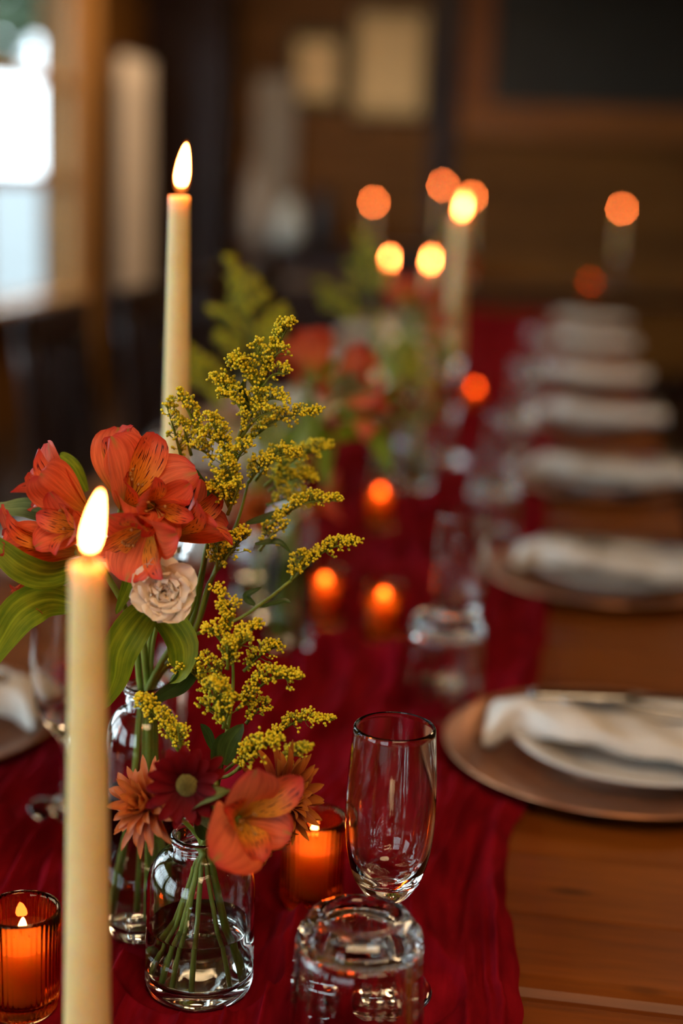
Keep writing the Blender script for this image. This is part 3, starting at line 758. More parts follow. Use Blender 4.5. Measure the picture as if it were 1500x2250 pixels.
def stick_me(H):
    """clear glass candlestick: round foot, waisted stem with a bead, cup"""
    if H > .12:
        out = [(0, 0), (.036, 0), (.038, .003), (.035, .0065), (.020, .012), (.010, .022), (.0085, .05), (.0105, H*.42), (.0140, H*.48), (.0105, H*.54), (.0082, H*.62), (.0085, H-.045), (.0125, H-.034), (.0155, H-.024), (.0160, H-.002)]
    else:
        out = [(0, 0), (.034, 0), (.036, .003), (.034, .008), (.022, .014), (.0145, H*.38), (.0135, H*.5), (.0165, H*.66), (.0165, H-.002)]
    inn = [(.0150, H), (.0118, H-.002), (.0113, H-.021), (0, H-.022)]
    pr = smooth_prof(out, 60)+inn; pr[0] = (0, 0)
    return mesh('candlestick', lathe(MB(), pr, 48), M_GLASS)
CND = [(192, 1237, .66, 'tall', .33, 'nearest ivory taper candle, large and burning in front of the orange flowers', FLM_A, 0),
       (394, 430, 1.08, 'tall', 0, 'tall ivory taper burning above the goldenrod behind the flowers', FLM_B, 0),
       (1012, 478, 2.6, 'tall', 0, 'tall blurred ivory taper burning right of the middle bouquet', FLM_A, .5),
       (850, 592, 3.05, 'low', 0, 'lower blurred taper behind the middle bouquet, left one of a close pair', FLM_A, .2),
       (943, 590, 3.3, 'low', 0, 'lower blurred taper behind the middle bouquet, right one of a close pair', FLM_A, .9)]
HL = ['nearest candlestick, under the large candle in front', 'tall clear candlestick hidden behind the nearest flowers', 'tall clear candlestick under the taper right of the middle bouquet',
      'low clear candlestick of the left one of the paired tapers', 'low clear candlestick of the right one of the paired tapers']
for i, (px, py, hd, kind, _, lab, fm, rz) in enumerate(CND):
    p = P(px, py, hd); ln = .27 if i == 0 else .25; h = p.z-RZ-ln+.021
    zb = p.z-ln
    tag(put('candlestick', stick_me(h), None, Matrix.Translation((p.x, p.y, RZ))), 'glass candlestick: '+HL[i], 'candlestick', 'clear glass candlesticks')
    taper(p, lab, fm, zb, rz, (1, .92, 1.35, 1.1, 1.1)[i])

# votives: ribbed amber cup (a thing) with a wax candle in it (a thing)
def votive_me(R, H):
    out = [(0, 0), (R*.86, 0), (R*.97, .003), (R, .008), (R*1.02, H*.5), (R*1.06, H-.002), (R*1.05, H)]
    inn = [(R*1.03-.0012, H), (R*1.02-.0022, H-.002), (R*.98-.0022, H*.5), (R*.94-.0022, .011), (R*.80, .0085), (0, .008)]
    def mod(a, z, r):
        k = 1 if (.004 < z < H-.006 and r > R*.955) else 0
        return 1+.034*k*(abs(math.sin(a*22))-.5)
    n = 264; mb = MB(); o2 = []
    for (r0, z0), (r1, z1) in zip(out[:-1], out[1:]):
        m_ = 4 if z1-z0 > .01 else 1
        for q in range(m_): o2.append((r0+(r1-r0)*q/m_, z0+(z1-z0)*q/m_))
    lathe(mb, o2+[out[-1]]+inn, n, mod=mod)
    return mesh('votive_cup', mb, M_AMBER)
VR, VH = .0215, .066
VOT = votive_me(VR, VH)
VFL = flame_me(.0034, .0155, .05)
VWX = mesh('wax', lathe(MB(), [(0, .0093), (VR*.72, .0098), (VR*.79, .0130), (VR*.815, .034), (VR*.825, .0445), (VR*.79, .0430), (VR*.5, .0420), (0, .0418)], 48), M_VWAX)
def votive(x, y, lab, s=1):
    b = Matrix.Translation((x, y, RZ)) @ Matrix.Scale(s, 4)
    tag(put('votive_cup', VOT, None, b), 'ribbed amber votive cup '+lab, 'votive cup', 'amber votive cups')
    r = root('votive_candle', (x, y, RZ)); tag(r, 'small lit candle inside the amber cup '+lab, 'candle', 'lit votive candles')
    put('wax', VWX, r, b); put('wick', WCK, r, b @ Matrix.Translation((0, 0, .0418)) @ Matrix.Scale(.7, 4))
    put_flame(VFL, r, b @ Matrix.Translation((0, 0, .0448)))
v = T(50, 2215, RZ); votive(v.x, v.y, 'in the bottom left corner')
v = T(683, 1985, RZ); votive(v.x, v.y, 'between the short bottle and the champagne flute')
v = T(838, 1408, RZ); votive(v.x, v.y, 'mid runner, left of the second tumbler')
v = T(700, 1390, RZ); votive(v.x, v.y+.03, 'blurred, just right of the second bouquet bottle')
v = T(832, 1160, RZ); votive(v.x, v.y, 'on the runner before the middle bouquet')
v = T(1040, 905, RZ); votive(v.x, v.y, 'far along the runner near the tall blurred taper')

# ------------------------------------------------------------------ flowers
def petal(Ln, Wd, a0, a1, prof='obovate', cup=.25, ruffle=0, r0=.001, nu=12, nv=7, pw=1.0, fold=0, seed=0, tipcurl=0):
    """petal rising from the flower axis (+Z), opening by a0 (base) to a1 (tip) radians, in the +X direction"""
    rr = random.Random(seed); ph = rr.random()*6
    V = []; UVs = []; F = []; r, z = r0, 0.0
    for i in range(nu+1):
        t = i/nu; a = a0+(a1-a0)*t**pw+tipcurl*max(0, t-.7)/.3
        if i: r += math.sin(a)*Ln/nu; z += math.cos(a)*Ln/nu
        if prof == 'obovate': w = .16+.84*math.sin(min(1, t/.62)*PI/2)**1.3 if t < .62 else math.sqrt(max(0, 1-((t-.62)/.39)**2))
        elif prof == 'spat': w = .20+.80*math.sin(max(0, (t-.15)/.55)*PI/2)**1.4 if t < .70 else max(0, 1-((t-.70)/.305)**2.0)**.6
        elif prof == 'point': w = (.40+.60*math.sin(min(1, t/.5)*PI/2)) if t < .5 else max(0, 1-((t-.5)/.505)**2.2)**.75
        elif prof == 'strap': w = .45+.55*math.sin(min(1, t/.55)*PI/2) if t < .55 else math.sqrt(max(0, 1-((t-.55)/.46)**3))
        else: w = math.sin(PI*min(1, max(0, t*.93+.07)))**.8
        w = max(w, .03)*Wd/2
        n = (-math.cos(a), math.sin(a))
        for j in range(nv):
            q = -1+2*j/(nv-1)
            lift = cup*w*q*q+fold*w*abs(q)+ruffle*Wd*t*math.sin(q*5+ph+t*5)*abs(q)
            V.append((r+n[0]*lift, w*q, z+n[1]*lift)); UVs.append((j/(nv-1), t))
    for i in range(nu):
        for j in range(nv-1): F.append((i*nv+j, i*nv+j+1, (i+1)*nv+j+1, (i+1)*nv+j))
    return MB().add(V, F, UVs)
def ribbon(pts, wid, nrm, n=18, nv=5, fold=.25, twist=0, prof=None, wave=0):
    """leaf blade along a curve; nrm = which way its face looks"""
    c = cr(pts, n+1); V = []; UVs = []; F = []
    for i in range(n+1):
        t = i/n; tg = (c[min(i+1, n)]-c[max(i-1, 0)]).normalized()
        nn = (nrm-tg*nrm.dot(tg)).normalized(); sd = tg.cross(nn)
        if twist:
            q = Matrix.Rotation(twist*t, 3, tg); sd = q @ sd; nn = q @ nn
        w = (prof(t) if prof else (.18+.82*math.sin(PI*min(1, t*.97+.03)**.8)**.9))*wid/2
        if i == n: w = wid*.01
        for j in range(nv):
            q = -1+2*j/(nv-1)
            V.append(c[i]+sd*(q*w)+nn*(fold*w*abs(q)+wave*wid*math.sin(t*14+q*2)*abs(q))); UVs.append((j/(nv-1), t))
    for i in range(n):
        for j in range(nv-1): F.append((i*nv+j, i*nv+j+1, (i+1)*nv+j+1, (i+1)*nv+j))
    return MB().add(V, F, UVs)
def stem_obj(pts, r, parent, mat=None, name='stem', n=22):
    return obj(name, tube(MB(), cr(pts, n), r, 8), mat or M_STEM, parent)

def blossom(parent, base, axis, roll, Ln=.050, op=(.35, .95), seed=0, skip=(), tweak={}, hint=None, stamens=True):
    """alstroemeria bloom: three broad outer and three narrow streaked inner tepals round a green ovary"""
    m = at(base, frame(axis, hint or UPV)) @ Matrix.Rotation(roll, 4, 'Z')
    ov = put('blossom', mesh('blossom', lathe(MB(), smooth_prof([(0, -.006), (.0022, -.004), (.0030, 0), (.0022, .003), (0, .004)], 12), 12), M_STEM), parent, m)
    rr = random.Random(seed)
    for k in range(6):
        if k in skip: continue
        tw = tweak.get(k, {})
        o_ = op[0]+rr.uniform(-.08, .08)+tw.get('a0', 0); c_ = op[1]+rr.uniform(-.22, .22)+tw.get('a1', 0)
        if k % 2 == 0: mb = petal(Ln*rr.uniform(.95, 1.05)*tw.get('L', 1), Ln*.62*tw.get('W', 1), o_, c_, 'obovate', .30, .05, .0015, 14, 9, 1.3, 0, seed*10+k, tw.get('curl', rr.uniform(-.1, .7))); mt = M_OUTER
        else: mb = petal(Ln*rr.uniform(.98, 1.06)*tw.get('L', 1), Ln*.36*tw.get('W', 1), o_-.06, c_+.05, 'spat', .38, .03, .001, 14, 7, 1.2, .1, seed*10+k, tw.get('curl', rr.uniform(0, .7))); mt = M_INNER
        put('petal', mesh('petal', mb, mt), ov, m @ Matrix.Rotation(k*PI/3, 4, 'Z'))
    if stamens:
        st = MB(); an = MB()
        for k in range(6):
            a = rr.uniform(0, 2*PI); e = Vector((math.cos(a)*.006+.004, math.sin(a)*.006, Ln*.62))
            tube(st, cr([(0, 0, .002), (.001*math.cos(a), .001*math.sin(a), Ln*.3), e], 8), .00035, 5)
            lathe(st, [(0, -.0016), (.0009, -.001), (.001, .0006), (0, .0016)], 6, e)
        put('stamens', mesh('stamens', st, M_ANTHER), ov, m)
    return ov

HB1 = (b1-CAMP).dot(HZ); HB2 = (b2-CAMP).dot(HZ)
NK1 = b1+Vector((0, 0, BS['H'])); NK2 = b2+Vector((0, 0, BT['H']))
# -- upper alstroemeria: two stems out of the tall bottle
def als_root(b, label, grp='orange alstroemeria stems'):
    r = root('alstroemeria', b); tag(r, label, 'flower', grp); return r
al1 = als_root(b2, 'orange alstroemeria cluster directly behind the nearest candle flame, tall bottle')
al2 = als_root(b2, 'orange alstroemeria cluster right of the nearest candle, above the ivory carnation')
n1 = P(205, 1215, HB2-.035); n2 = P(300, 1200, HB2-.03)
stem_obj([b2+Vector((-.015, .004, .010)), NK2+Vector((-.003, 0, -.02)), NK2+Vector((-.003, 0, 0)), P(285, 1360, HB2-.01), n1], .0021, al1)
stem_obj([b2+Vector((.014, .002, .010)), NK2+Vector((.003, 0, -.02)), NK2+Vector((.002, 0, 0)), P(312, 1380, HB2-.012), n2], .0024, al2)
def bloom(r, node, bpx, hd, ax, roll, **k):
    b = P(bpx[0], bpx[1], hd); a = dv(*ax)
    stem_obj([node, node.lerp(b, .6)+a*-.004, b-a*.005], .0013, r, name='pedicel', n=10)
    return blossom(r, b, a, roll, **k)
h = HB2
bloom(al1, n1, (198, 1132), h-.03, (-.76, .62, .24), .5, seed=11, Ln=.050, op=(.18, .60), tweak={2: dict(L=.8, curl=.9), 5: dict(W=1.5, curl=.1)})
bloom(al1, n1, (205, 1165), h-.035, (-.60, .12, .72), .2, seed=12, Ln=.037, op=(.25, .70))
bloom(al1, n1, (175, 1212), h-.03, (-.95, .12, .25), .35, seed=13, Ln=.052, op=(.18, .45), tweak={1: dict(curl=.8), 0: dict(L=1.05)})
bloom(al1, n1, (118, 1262), h-.025, (-.6, -.6, .3), .9, seed=18, Ln=.028, op=(.2, .6))
bloom(al2, n2, (270, 1122), h-.02, (.50, .54, .68), .62, seed=14, Ln=.052, op=(.32, .95), tweak={0: dict(W=1.35, curl=.1), 1: dict(L=.7, a1=-.5), 2: dict(a1=.2), 4: dict(W=1.1, a1=.1), 5: dict(L=1.05, W=1.15)})
bloom(al2, n2, (268, 1105), h-.01, (-.06, .96, .24), .3, seed=19, Ln=.049, op=(.14, .34), skip=(1, 2), tweak={0: dict(W=1.1, curl=.5)})
bloom(al2, n2, (330, 1110), h-.035, (.45, -.15, .85), 1.35, seed=15, Ln=.031, op=(.35, .95), tweak={0: dict(W=1.2), 2: dict(curl=.8)})
bloom(al2, n2, (335, 1138), h-.04, (-.28, -.50, .82), .75, seed=16, Ln=.044, op=(.34, .90), tweak={0: dict(L=.75, curl=.6), 2: dict(W=1.25), 3: dict(curl=.0), 4: dict(W=1.1, curl=.7)})
bloom(al2, n2, (368, 1182), h-.03, (.86, .42, .30), .2, seed=17, Ln=.041, op=(.24, .68), tweak={1: dict(W=1.4)})
def leaf(r, pts, hd, wid, nrm, mat=None, name='leaf', **k):
    hds = hd if isinstance(hd, (list, tuple)) else [hd]*len(pts)
    return obj(name, ribbon([P(x, y, d) for (x, y), d in zip(pts, hds)], wid, dv(*nrm), **k), mat or M_LEAF, r)
leaf(al2, [(345, 1322), (300, 1368), (262, 1430), (250, 1495), (222, 1562)], [h-.03, h-.05, h-.055, h-.05, h-.04], .023, (.35, .25, .9), wave=.02)
leaf(al2, [(322, 1352), (362, 1362), (402, 1420), (398, 1480), (372, 1500)], [h-.03, h-.035, h-.04, h-.04, h-.035], .020, (-.1, .7, .7), fold=.4)
leaf(al2, [(372, 1380), (415, 1450), (395, 1500), (350, 1530), (318, 1568)], [h-.02, h-.03, h-.035, h-.03, h-.02], .015, (.5, -.3, .8), M_DARKLEAF)
leaf(al1, [(175, 1330), (105, 1318), (45, 1345), (2, 1408), (-30, 1480)], [h-.02, h-.04, h-.05, h-.05, h-.05], .025, (.15, -.2, .95), fold=.12)
leaf(al1, [(185, 1240), (110, 1262), (50, 1245), (0, 1205), (-50, 1160)], [h-.02, h-.045, h-.055, h-.055, h-.05], .020, (-.1, -.25, .95), fold=.2)
leaf(al1, [(170, 1170), (110, 1135), (60, 1118), (15, 1118), (-8, 1108)], [h+.01, h, h, h, h], .016, (0, .6, .8), M_PALELEAF, fold=.2)
leaf(al1, [(180, 1120), (130, 1095), (90, 1080), (60, 1075)], [h+.01, h, h, h], .014, (.1, .5, .85), M_PALELEAF, fold=.2)
leaf(al1, [(190, 1080), (165, 1030), (140, 1005), (130, 1002)], [h+.02, h+.02, h+.02, h+.02], .009, (.4, .4, .85), M_LEAF)
for q, (a, b) in enumerate((((300, 1200), (255, 1350)), ((310, 1215), (300, 1370)), ((330, 1240), (318, 1390)))):
    obj('leaf', ribbon([P(a[0], a[1], h-.02), P((a[0]+b[0])/2+8, (a[1]+b[1])/2, h-.03), P(b[0], b[1], h-.02)], .010, dv(.3, .1, .95)), M_LEAF, al2)
# -- ivory carnation
ca = root('spray_carnation', b2); tag(ca, 'small ruffled ivory carnation under the orange alstroemeria', 'flower', 'ivory carnations')
cb = P(362, 1292, h-.055); cax = dv(.10, -.12, .96)
stem_obj([b2+Vector((.004, -.006, .012)), NK2+Vector((.004, 0, 0)), P(345, 1370, h-.03), cb-cax*.012], .0014, ca)
def carnation_head(parent, base, axis, R, mat, seed, layers=((7, 1.0, 1.35, .62), (7, .86, 1.05, .55), (6, .70, .70, .5), (7, .60, .34, .5), (6, .48, .10, .5), (5, .42, -.25, .6))):
    rr = random.Random(seed); m = at(base, frame(axis, UPV))
    put('calyx', mesh('calyx', lathe(MB(), smooth_prof([(0, -.022), (.003, -.020), (.0040, -.014), (.0034, -.009), (0, -.008)], 14), 12), M_STEM), parent, m)
    for li, (n, l, a, w) in enumerate(layers):
        for k in range(n):
            mb = petal(R*l*rr.uniform(.88, 1.08), R*w*1.55, a*.45+rr.uniform(-.1, .1), a+rr.uniform(-.2, .2), 'obovate', .18, .15, .0015, 12, 11, .8, 0, seed*100+li*10+k, rr.uniform(-.3, .5))
            put('petal', mesh('petal', mb, mat), parent, m @ Matrix.Rotation(2*PI*(k+li*.43+rr.uniform(-.15, .15))/n, 4, 'Z'))
carnation_head(ca, cb, cax, .0215, M_IVORY, 5)
# -- daisy and chrysanthemums, alstroemeria in the short bottle
def rays(parent, base, axis, layers, mat, seed, W=.0065, prof='strap', hint=None, cup=.22, curl=(-.2, .3)):
    rr = random.Random(seed); m = at(base, frame(axis, hint or UPV))
    for li, (n, Ln, a0, a1, zoff) in enumerate(layers):
        var = [mesh('petal', petal(Ln*rr.uniform(.92, 1.08), W*rr.uniform(.9, 1.1), a0+rr.uniform(-.1, .1), a1+rr.uniform(-.15, .15), prof, cup, .02, .003, 9, 5, 1, 0, seed*50+li*5+q, rr.uniform(*curl)), mat) for q in range(6)]
        for k in range(n):
            put('petal', var[rr.randrange(6)], parent, m @ Matrix.Translation((0, 0, zoff)) @ Matrix.Rotation(2*PI*(k+.5*(li % 2)+rr.uniform(-.18, .18))/n, 4, 'Z') @ Matrix.Rotation(rr.uniform(-.12, .12), 4, 'Y'))
    return m
da = root('daisy', b1); tag(da, 'dark wine red daisy with an olive centre in the short bottle', 'flower')
db = P(412, 1722, HB1-.045); dax = dv(-.05, -.05, .95)
stem_obj([b1+Vector((.001, -.021, .0105)), NK1+Vector((.001, -.002, -.012)), NK1, P(428, 1800, HB1-.01), db-dax*.006], .0016, da)
m = rays(da, db, dax, [(15, .0225, 1.15, 1.45, 0), (14, .0200, .95, 1.25, .0015)], M_DAISY, 3, .0068)
dm = lathe(MB(), smooth_prof([(0, -.004), (.005, -.003), (.0074, .001), (.0066, .0036), (.004, .0052), (0, .0058)], 16), 24)
rr_ = random.Random(2)
put('disc', mesh('disc', dm, M_DISC), da, m)
fl_ = MB()
for k in range(130):
    q = math.sqrt((k+.5)/130); a = k*2.39996; rad = .0070*q; zz = .0058-.0046*q**2.2
    lathe(fl_, [(0, -.0004), (.00052, 0), (.00034, .0008), (0, .0011)], 6, (rad*math.cos(a), rad*math.sin(a), zz-.0002))
struct(put('florets', mesh('florets', fl_, M_DISC), da, m), 'stuff')
def mum(label, bpx, hd, ax, mat, seed, s=1.0, neck=Vector((0, 0, 0)), bx=0.0, by=0.0, b=None, NKx=None):
    b = b or b1; nk = NKx or NK1
    r = root('chrysanthemum', b); tag(r, label, 'flower', 'bronze chrysanthemums')
    p = P(bpx[0], bpx[1], hd); a = dv(*ax)
    stem_obj([b+Vector((bx, by, .0105)), b.lerp(nk, .84)+Vector((bx*.10-.0*bx, by*.1, 0)), nk+neck, p-a*.016, p-a*.003], .0015, r)
    put('calyx', mesh('calyx', lathe(MB(), smooth_prof([(0, -.006), (.004, -.005), (.0065, -.001), (.005, .002), (0, .002)], 12), 14), M_STEM), r, at(p, frame(a, UPV)))
    rays(r, p, a, [(14, .028*s, 1.35, 1.75, -.001), (15, .026*s, 1.05, 1.35, .0005), (14, .022*s, .75, 1.05, .0015), (11, .017*s, .45, .55, .002), (9, .013*s, .2, -.1, .003)], mat, seed, .0060*s, 'point', None, .3, (-.5, .7))
    return r
mum('orange bronze chrysanthemum left of the dark red daisy', (330, 1768), HB1-.02, (-.55, .30, .72), M_BRONZE, 21, .98, Vector((-.005, 0, 0)), .020, -.012)
mum('rusty chrysanthemum with yellow petal tips right of the orange bloom', (612, 1752), HB1+.012, (.70, .10, .50), M_BRONZE2, 22, 1.15, Vector((.006, .002, 0)), -.022, -.006)
mum('lower rusty chrysanthemum hanging under the orange bloom, right of the bottle neck', (560, 1835), HB1+.0, (.55, -.60, .45), M_BRONZE2, 23, .9, Vector((.006, -.003, 0)), -.010, -.018)
al3 = als_root(b1, 'single orange alstroemeria bloom hanging over the rim of the short bottle')
n3 = P(478, 1815, HB1-.02)
stem_obj([b1+Vector((-.016, -.014, .0105)), b1.lerp(NK1, .84)+Vector((0, -.003, 0)), NK1+Vector((.003, -.002, 0)), n3], .0018, al3)
b3 = P(520, 1800, HB1-.045)
stem_obj([n3, P(505, 1808, HB1-.03), b3-dv(.45, .05, .9)*.004], .0013, al3, name='pedicel', n=8)
blossom(al3, b3, dv(.40, .18, .88), 2.22, Ln=.049, op=(.48, 1.08), seed=31, hint=UPV,
        tweak={0: dict(W=1.45, L=1.0, a1=.1, curl=.5), 2: dict(W=.9, L=.7, curl=.2), 4: dict(W=1.1, L=1.02, a1=-.25, curl=.1), 1: dict(L=.75), 3: dict(W=1.15, curl=.1), 5: dict(W=1.1, L=.75, a1=-.6)})
leaf(al3, [(470, 1830), (430, 1800), (440, 1762), (475, 1745), (505, 1735)], [HB1-.02, HB1-.035, HB1-.05, HB1-.055, HB1-.05], .015, (-.2, .75, .6), M_PALELEAF, fold=.3)
leaf(al3, [(455, 1840), (445, 1800), (462, 1765)], [HB1-.01, HB1-.02, HB1-.03], .014, (.4, .2, .9), M_DARKLEAF)

# -- goldenrod
def bud_template():
    prof = [(0, 0), (.45, .12), (.85, .42), (1.0, .68), (.80, .90), (.35, 1.0), (0, 1.03)]
    t = lathe(MB(), prof, 7); return np.array(t.v), t.f, [(0, p[2]) for p in t.v]
BV, BF, BU = bud_template()
def sprig(parent, pts, nb, rad, seed, side=None, start=.1, dens=1.0):
    """one arching side branch: stem, short pedicels and a crowd of buds"""
    rr = random.Random(seed); c = cr(pts, 16); ln = sum((c[i+1]-c[i]).length for i in range(15))
    st = MB(); tube(st, c, lambda t: .00085*(1-t)+.00035, 6)
    bd = MB(); side = side or Vector((0, 0, 1))
    nb = int(nb*1.6)
    for k in range(nb):
        t = start+(1-start)*(k+.5)/nb; f = t*15; i = min(14, int(f)); p = c[i].lerp(c[i+1], f-i); tg = (c[i+1]-c[i]).normalized()
        s = (side-tg*side.dot(tg)); s = s.normalized() if s.length > .05 else tg.orthogonal().normalized()
        b = tg.cross(s); a = rr.gauss(0, .95); d = (s*math.cos(a)+b*math.sin(a)).normalized()
        tp = 1-.75*max(0, (t-.55)/.45)**1.2; l = rad*tp*rr.uniform(.5, 1.1)*min(1, .45+2.2*(t-start))
        mid = p+d*l*.6+tg*l*.25; e = p+d*l+tg*l*.55
        tube(st, [p, mid, e], .00026, 4)
        for q in range(rr.choice((2, 3, 3, 4))):
            w = (d*.55+tg*.6+Vector((rr.gauss(0, .45), rr.gauss(0, .45), rr.gauss(0, .45)))).normalized()
            o = e.lerp(mid, rr.random()*.75)+w*.0004+Vector((rr.gauss(0, .0006), rr.gauss(0, .0006), rr.gauss(0, .0006)))
            fr_ = frame(w, Vector((rr.random(), rr.random(), .3))).to_3x3(); sc = rr.uniform(.78, 1.18)
            mt = np.array(fr_)*np.array([.00084*sc, .00084*sc, .0023*sc])
            bd.add((BV @ mt.T)+np.array(o), BF, BU)
    s_ = obj('sprig', st, M_GSTEM, parent)
    struct(obj('buds', bd, M_BUD, s_), 'stuff'); return s_
def gold(label, b, stem_px, specs, seed, NKx, bx, leaves=(), by=.002):
    r = root('goldenrod', b); tag(r, label, 'flower', 'goldenrod stems')
    pts = [P(x, y, d) for (x, y, d) in stem_px]
    stem_obj([b+Vector((bx, by, .0105)), b.lerp(NKx, .84)+Vector((bx*.1, by*.1, 0)), NKx]+pts, lambda t: .0021*(1-t)+.0007, r, M_GSTEM, n=36)
    for i, sp in enumerate(specs):
        base, tip, d0, d1, nb, bend = sp[:6]; rad = .94*(sp[6] if len(sp) > 6 else .0085)
        a = P(base[0], base[1], d0); c = P(tip[0], tip[1], d1); mid = a.lerp(c, .5)+UPV*bend*(c-a).length
        sprig(r, [a, mid, c], nb, rad, seed*100+i, (UPV*.9-FWD*.45+RGT*.05).normalized())
    for (px, hd, w, nr) in leaves: leaf(r, px, hd, w, nr, M_DARKLEAF, n=10)
    return r
g = HB2+.01
G1 = [((600, 790), (642, 706), g-.01, g-.015, 34, .10, .0075), ((585, 815), (556, 752), g-.01, g-.02, 16, .0), ((575, 830), (622, 768), g-.01, g-.02, 18, .12),
      ((570, 850), (520, 780), g-.01, g-.02, 16, .02), ((560, 850), (503, 796), g-.01, g-.02, 24, .12), ((565, 862), (632, 822), g-.01, g-.02, 24, .2),
      ((535, 905), (463, 832), g-.01, g-.02, 30, .12), ((545, 900), (482, 868), g-.01, g-.025, 20, .1), ((550, 915), (628, 882), g-.005, g-.02, 26, .2),
      ((525, 985), (703, 906), g, g-.01, 52, .12, .0075), ((530, 960), (597, 905), g-.01, g-.025, 22, .12), ((535, 930), (570, 862), g-.01, g-.02, 22, .05)]
gold('tallest goldenrod stem, rising highest above the orange flowers in the tall bottle', b2,
     [(420, 1370, g-.01), (455, 1200, g-.01), (505, 1030, g-.01), (545, 900, g-.01), (585, 815, g-.01), (600, 790, g-.01)], G1, 1, NK2+Vector((.005, 0, 0)), .008,
     [([(500, 1040), (470, 1100), (480, 1130)], g-.015, .006, (.3, .1, .9)), ([(545, 905), (532, 860), (540, 830)], g-.015, .005, (.3, .1, .9))])
G2 = [((440, 965), (388, 864), g-.005, g-.015, 34, .08), ((400, 1010), (364, 884), g+.0, g-.01, 30, .02), ((420, 1000), (400, 930), g, g-.01, 18, .0), ((500, 1010), (455, 915), g-.02, g-.035, 34, .10),
      ((510, 1000), (440, 955), g-.02, g-.03, 24, .1), ((470, 1010), (425, 985), g-.01, g-.02, 16, .1), ((510, 1030), (548, 978), g-.02, g-.03, 18, .1), ((505, 1120), (488, 1005), g-.03, g-.045, 40, .06, .010), ((505, 1120), (470, 1040), g-.03, g-.045, 26, .0), ((500, 1130), (528, 1060), g-.03, g-.045, 22, .0), ((480, 1090), (455, 1075), g-.03, g-.04, 12, .0)]
gold('goldenrod stem with upright sprays between the orange blooms and the tall candle, tall bottle', b2,
     [(415, 1350, g-.02), (455, 1200, g-.02), (480, 1080, g-.02), (500, 1010, g-.02)], G2, 2, NK2+Vector((.004, -.003, 0)), .004, [([(470, 1100), (440, 1060), (430, 1030)], g-.02, .006, (.2, .2, .9))])
G3 = [((580, 1070), (728, 983), g+.045, g+.055, 60, .12, .0095), ((560, 1055), (656, 998), g+.01, g-.01, 34, .16), ((590, 1080), (690, 1055), g+.045, g+.055, 44, .15, .0095), ((585, 1110), (675, 1105), g+.045, g+.05, 40, .12, .009),
      ((590, 1155), (745, 1100), g+.0, g-.01, 56, .12, .0075), ((545, 1060), (600, 1010), g-.0, g-.015, 24, .1), ((575, 1180), (625, 1130), g+.01, g+.0, 26, .0, .007), ((570, 1210), (630, 1155), g+.0, g-.01, 12, .1)]
gold('goldenrod stem leaning right with feathery arching sprays at mid height, tall bottle', b2,
     [(425, 1390, g), (470, 1260, g), (520, 1150, g), (545, 1060, g)], G3, 3, NK2+Vector((.006, .003, 0)), .010, [([(540, 1150), (590, 1135), (640, 1112)], g, .005, (.2, .3, .9)), ([(560, 1195), (610, 1190), (640, 1215)], g-.01, .004, (.2, .3, .9))])
G4 = [((480, 1250), (545, 1172), g-.025, g-.035, 46, .04, .010), ((475, 1255), (480, 1190), g-.025, g-.035, 22, .0), ((640, 1275), (786, 1190), g-.015, g-.025, 60, .12, .0065), ((640, 1275), (672, 1215), g-.015, g-.02, 18, .1, .006)]
gold('goldenrod stem with one long thin spray reaching farthest right over the runner, tall bottle', b2,
     [(420, 1400, g-.02), (455, 1290, g-.02), (480, 1250, g-.025)], G4, 4, NK2+Vector((.004, .001, 0)), .006, [([(560, 1330), (540, 1310), (575, 1290)], g-.015, .005, (.2, .3, .9)), ([(570, 1335), (620, 1320), (640, 1325)], g-.015, .004, (.1, .6, .8))])
# the long spray's own stalk
stem_obj([P(425, 1395, g-.02), P(520, 1362, g-.015), P(590, 1315, g-.015), P(640, 1275, g-.015)], .0011, [o for o in COL.objects if o.name.startswith('goldenrod')][-1], M_GSTEM, name='side_stem', n=12)
q = HB1+.015
G5 = [((505, 1400), (472, 1288), q, q, 34, .06, .0075), ((505, 1375), (518, 1318), q, q, 16, .0), ((515, 1420), (570, 1378), q, q-.01, 24, .1), ((500, 1430), (448, 1385), q, q-.01, 26, .15),
      ((510, 1440), (545, 1405), q-.01, q-.02, 18, .05), ((535, 1475), (612, 1418), q+.01, q+.01, 34, .08), ((490, 1500), (440, 1445), q, q, 24, .05), ((470, 1535), (378, 1452), q+.015, q+.02, 44, .12, .009), ((500, 1470), (500, 1420), q-.01, q-.02, 26, .0),
      ((520, 1560), (658, 1490), q, q-.015, 62, .16, .010), ((490, 1590), (462, 1500), q-.02, q-.035, 44, .04, .011), ((490, 1600), (512, 1530), q-.02, q-.03, 22, .0), ((500, 1600), (440, 1545), q-.01, q-.02, 18, .1), ((540, 1590), (590, 1545), q, q, 20, .1)]
gold('goldenrod stem rising in the middle of the short front bottle', b1,
     [(478, 1720, q-.01), (500, 1600, q-.005), (512, 1500, q), (508, 1400, q)], G5, 5, NK1+Vector((.002, .004, 0)), -.026,
     [([(490, 1680), (505, 1630), (535, 1590)], q-.02, .013, (.2, .2, .9)), ([(475, 1690), (480, 1640), (492, 1610)], q-.015, .010, (.4, .1, .9)), ([(470, 1650), (455, 1610), (440, 1590)], q, .006, (.2, .2, .9))])
G6 = [((395, 1655), (300, 1535), q-.015, q-.025, 70, .10, .0085), ((400, 1660), (390, 1600), q-.015, q-.025, 16, .0), ((580, 1632), (728, 1583), q-.0, q-.005, 52, .14, .0065), ((520, 1692), (612, 1632), q-.03, q-.04, 46, .12, .0095), ((610, 1690), (678, 1645), q+.04, q+.05, 30, .1, .008), ((525, 1690), (560, 1640), q-.025, q-.035, 16, .0)]
gold('goldenrod stem with low sprays spreading sideways just above the dark red daisy', b1,
     [(470, 1740, q-.01), (475, 1705, q-.01)], G6, 6, NK1+Vector((.003, .002, 0)), .025, (), -.004)
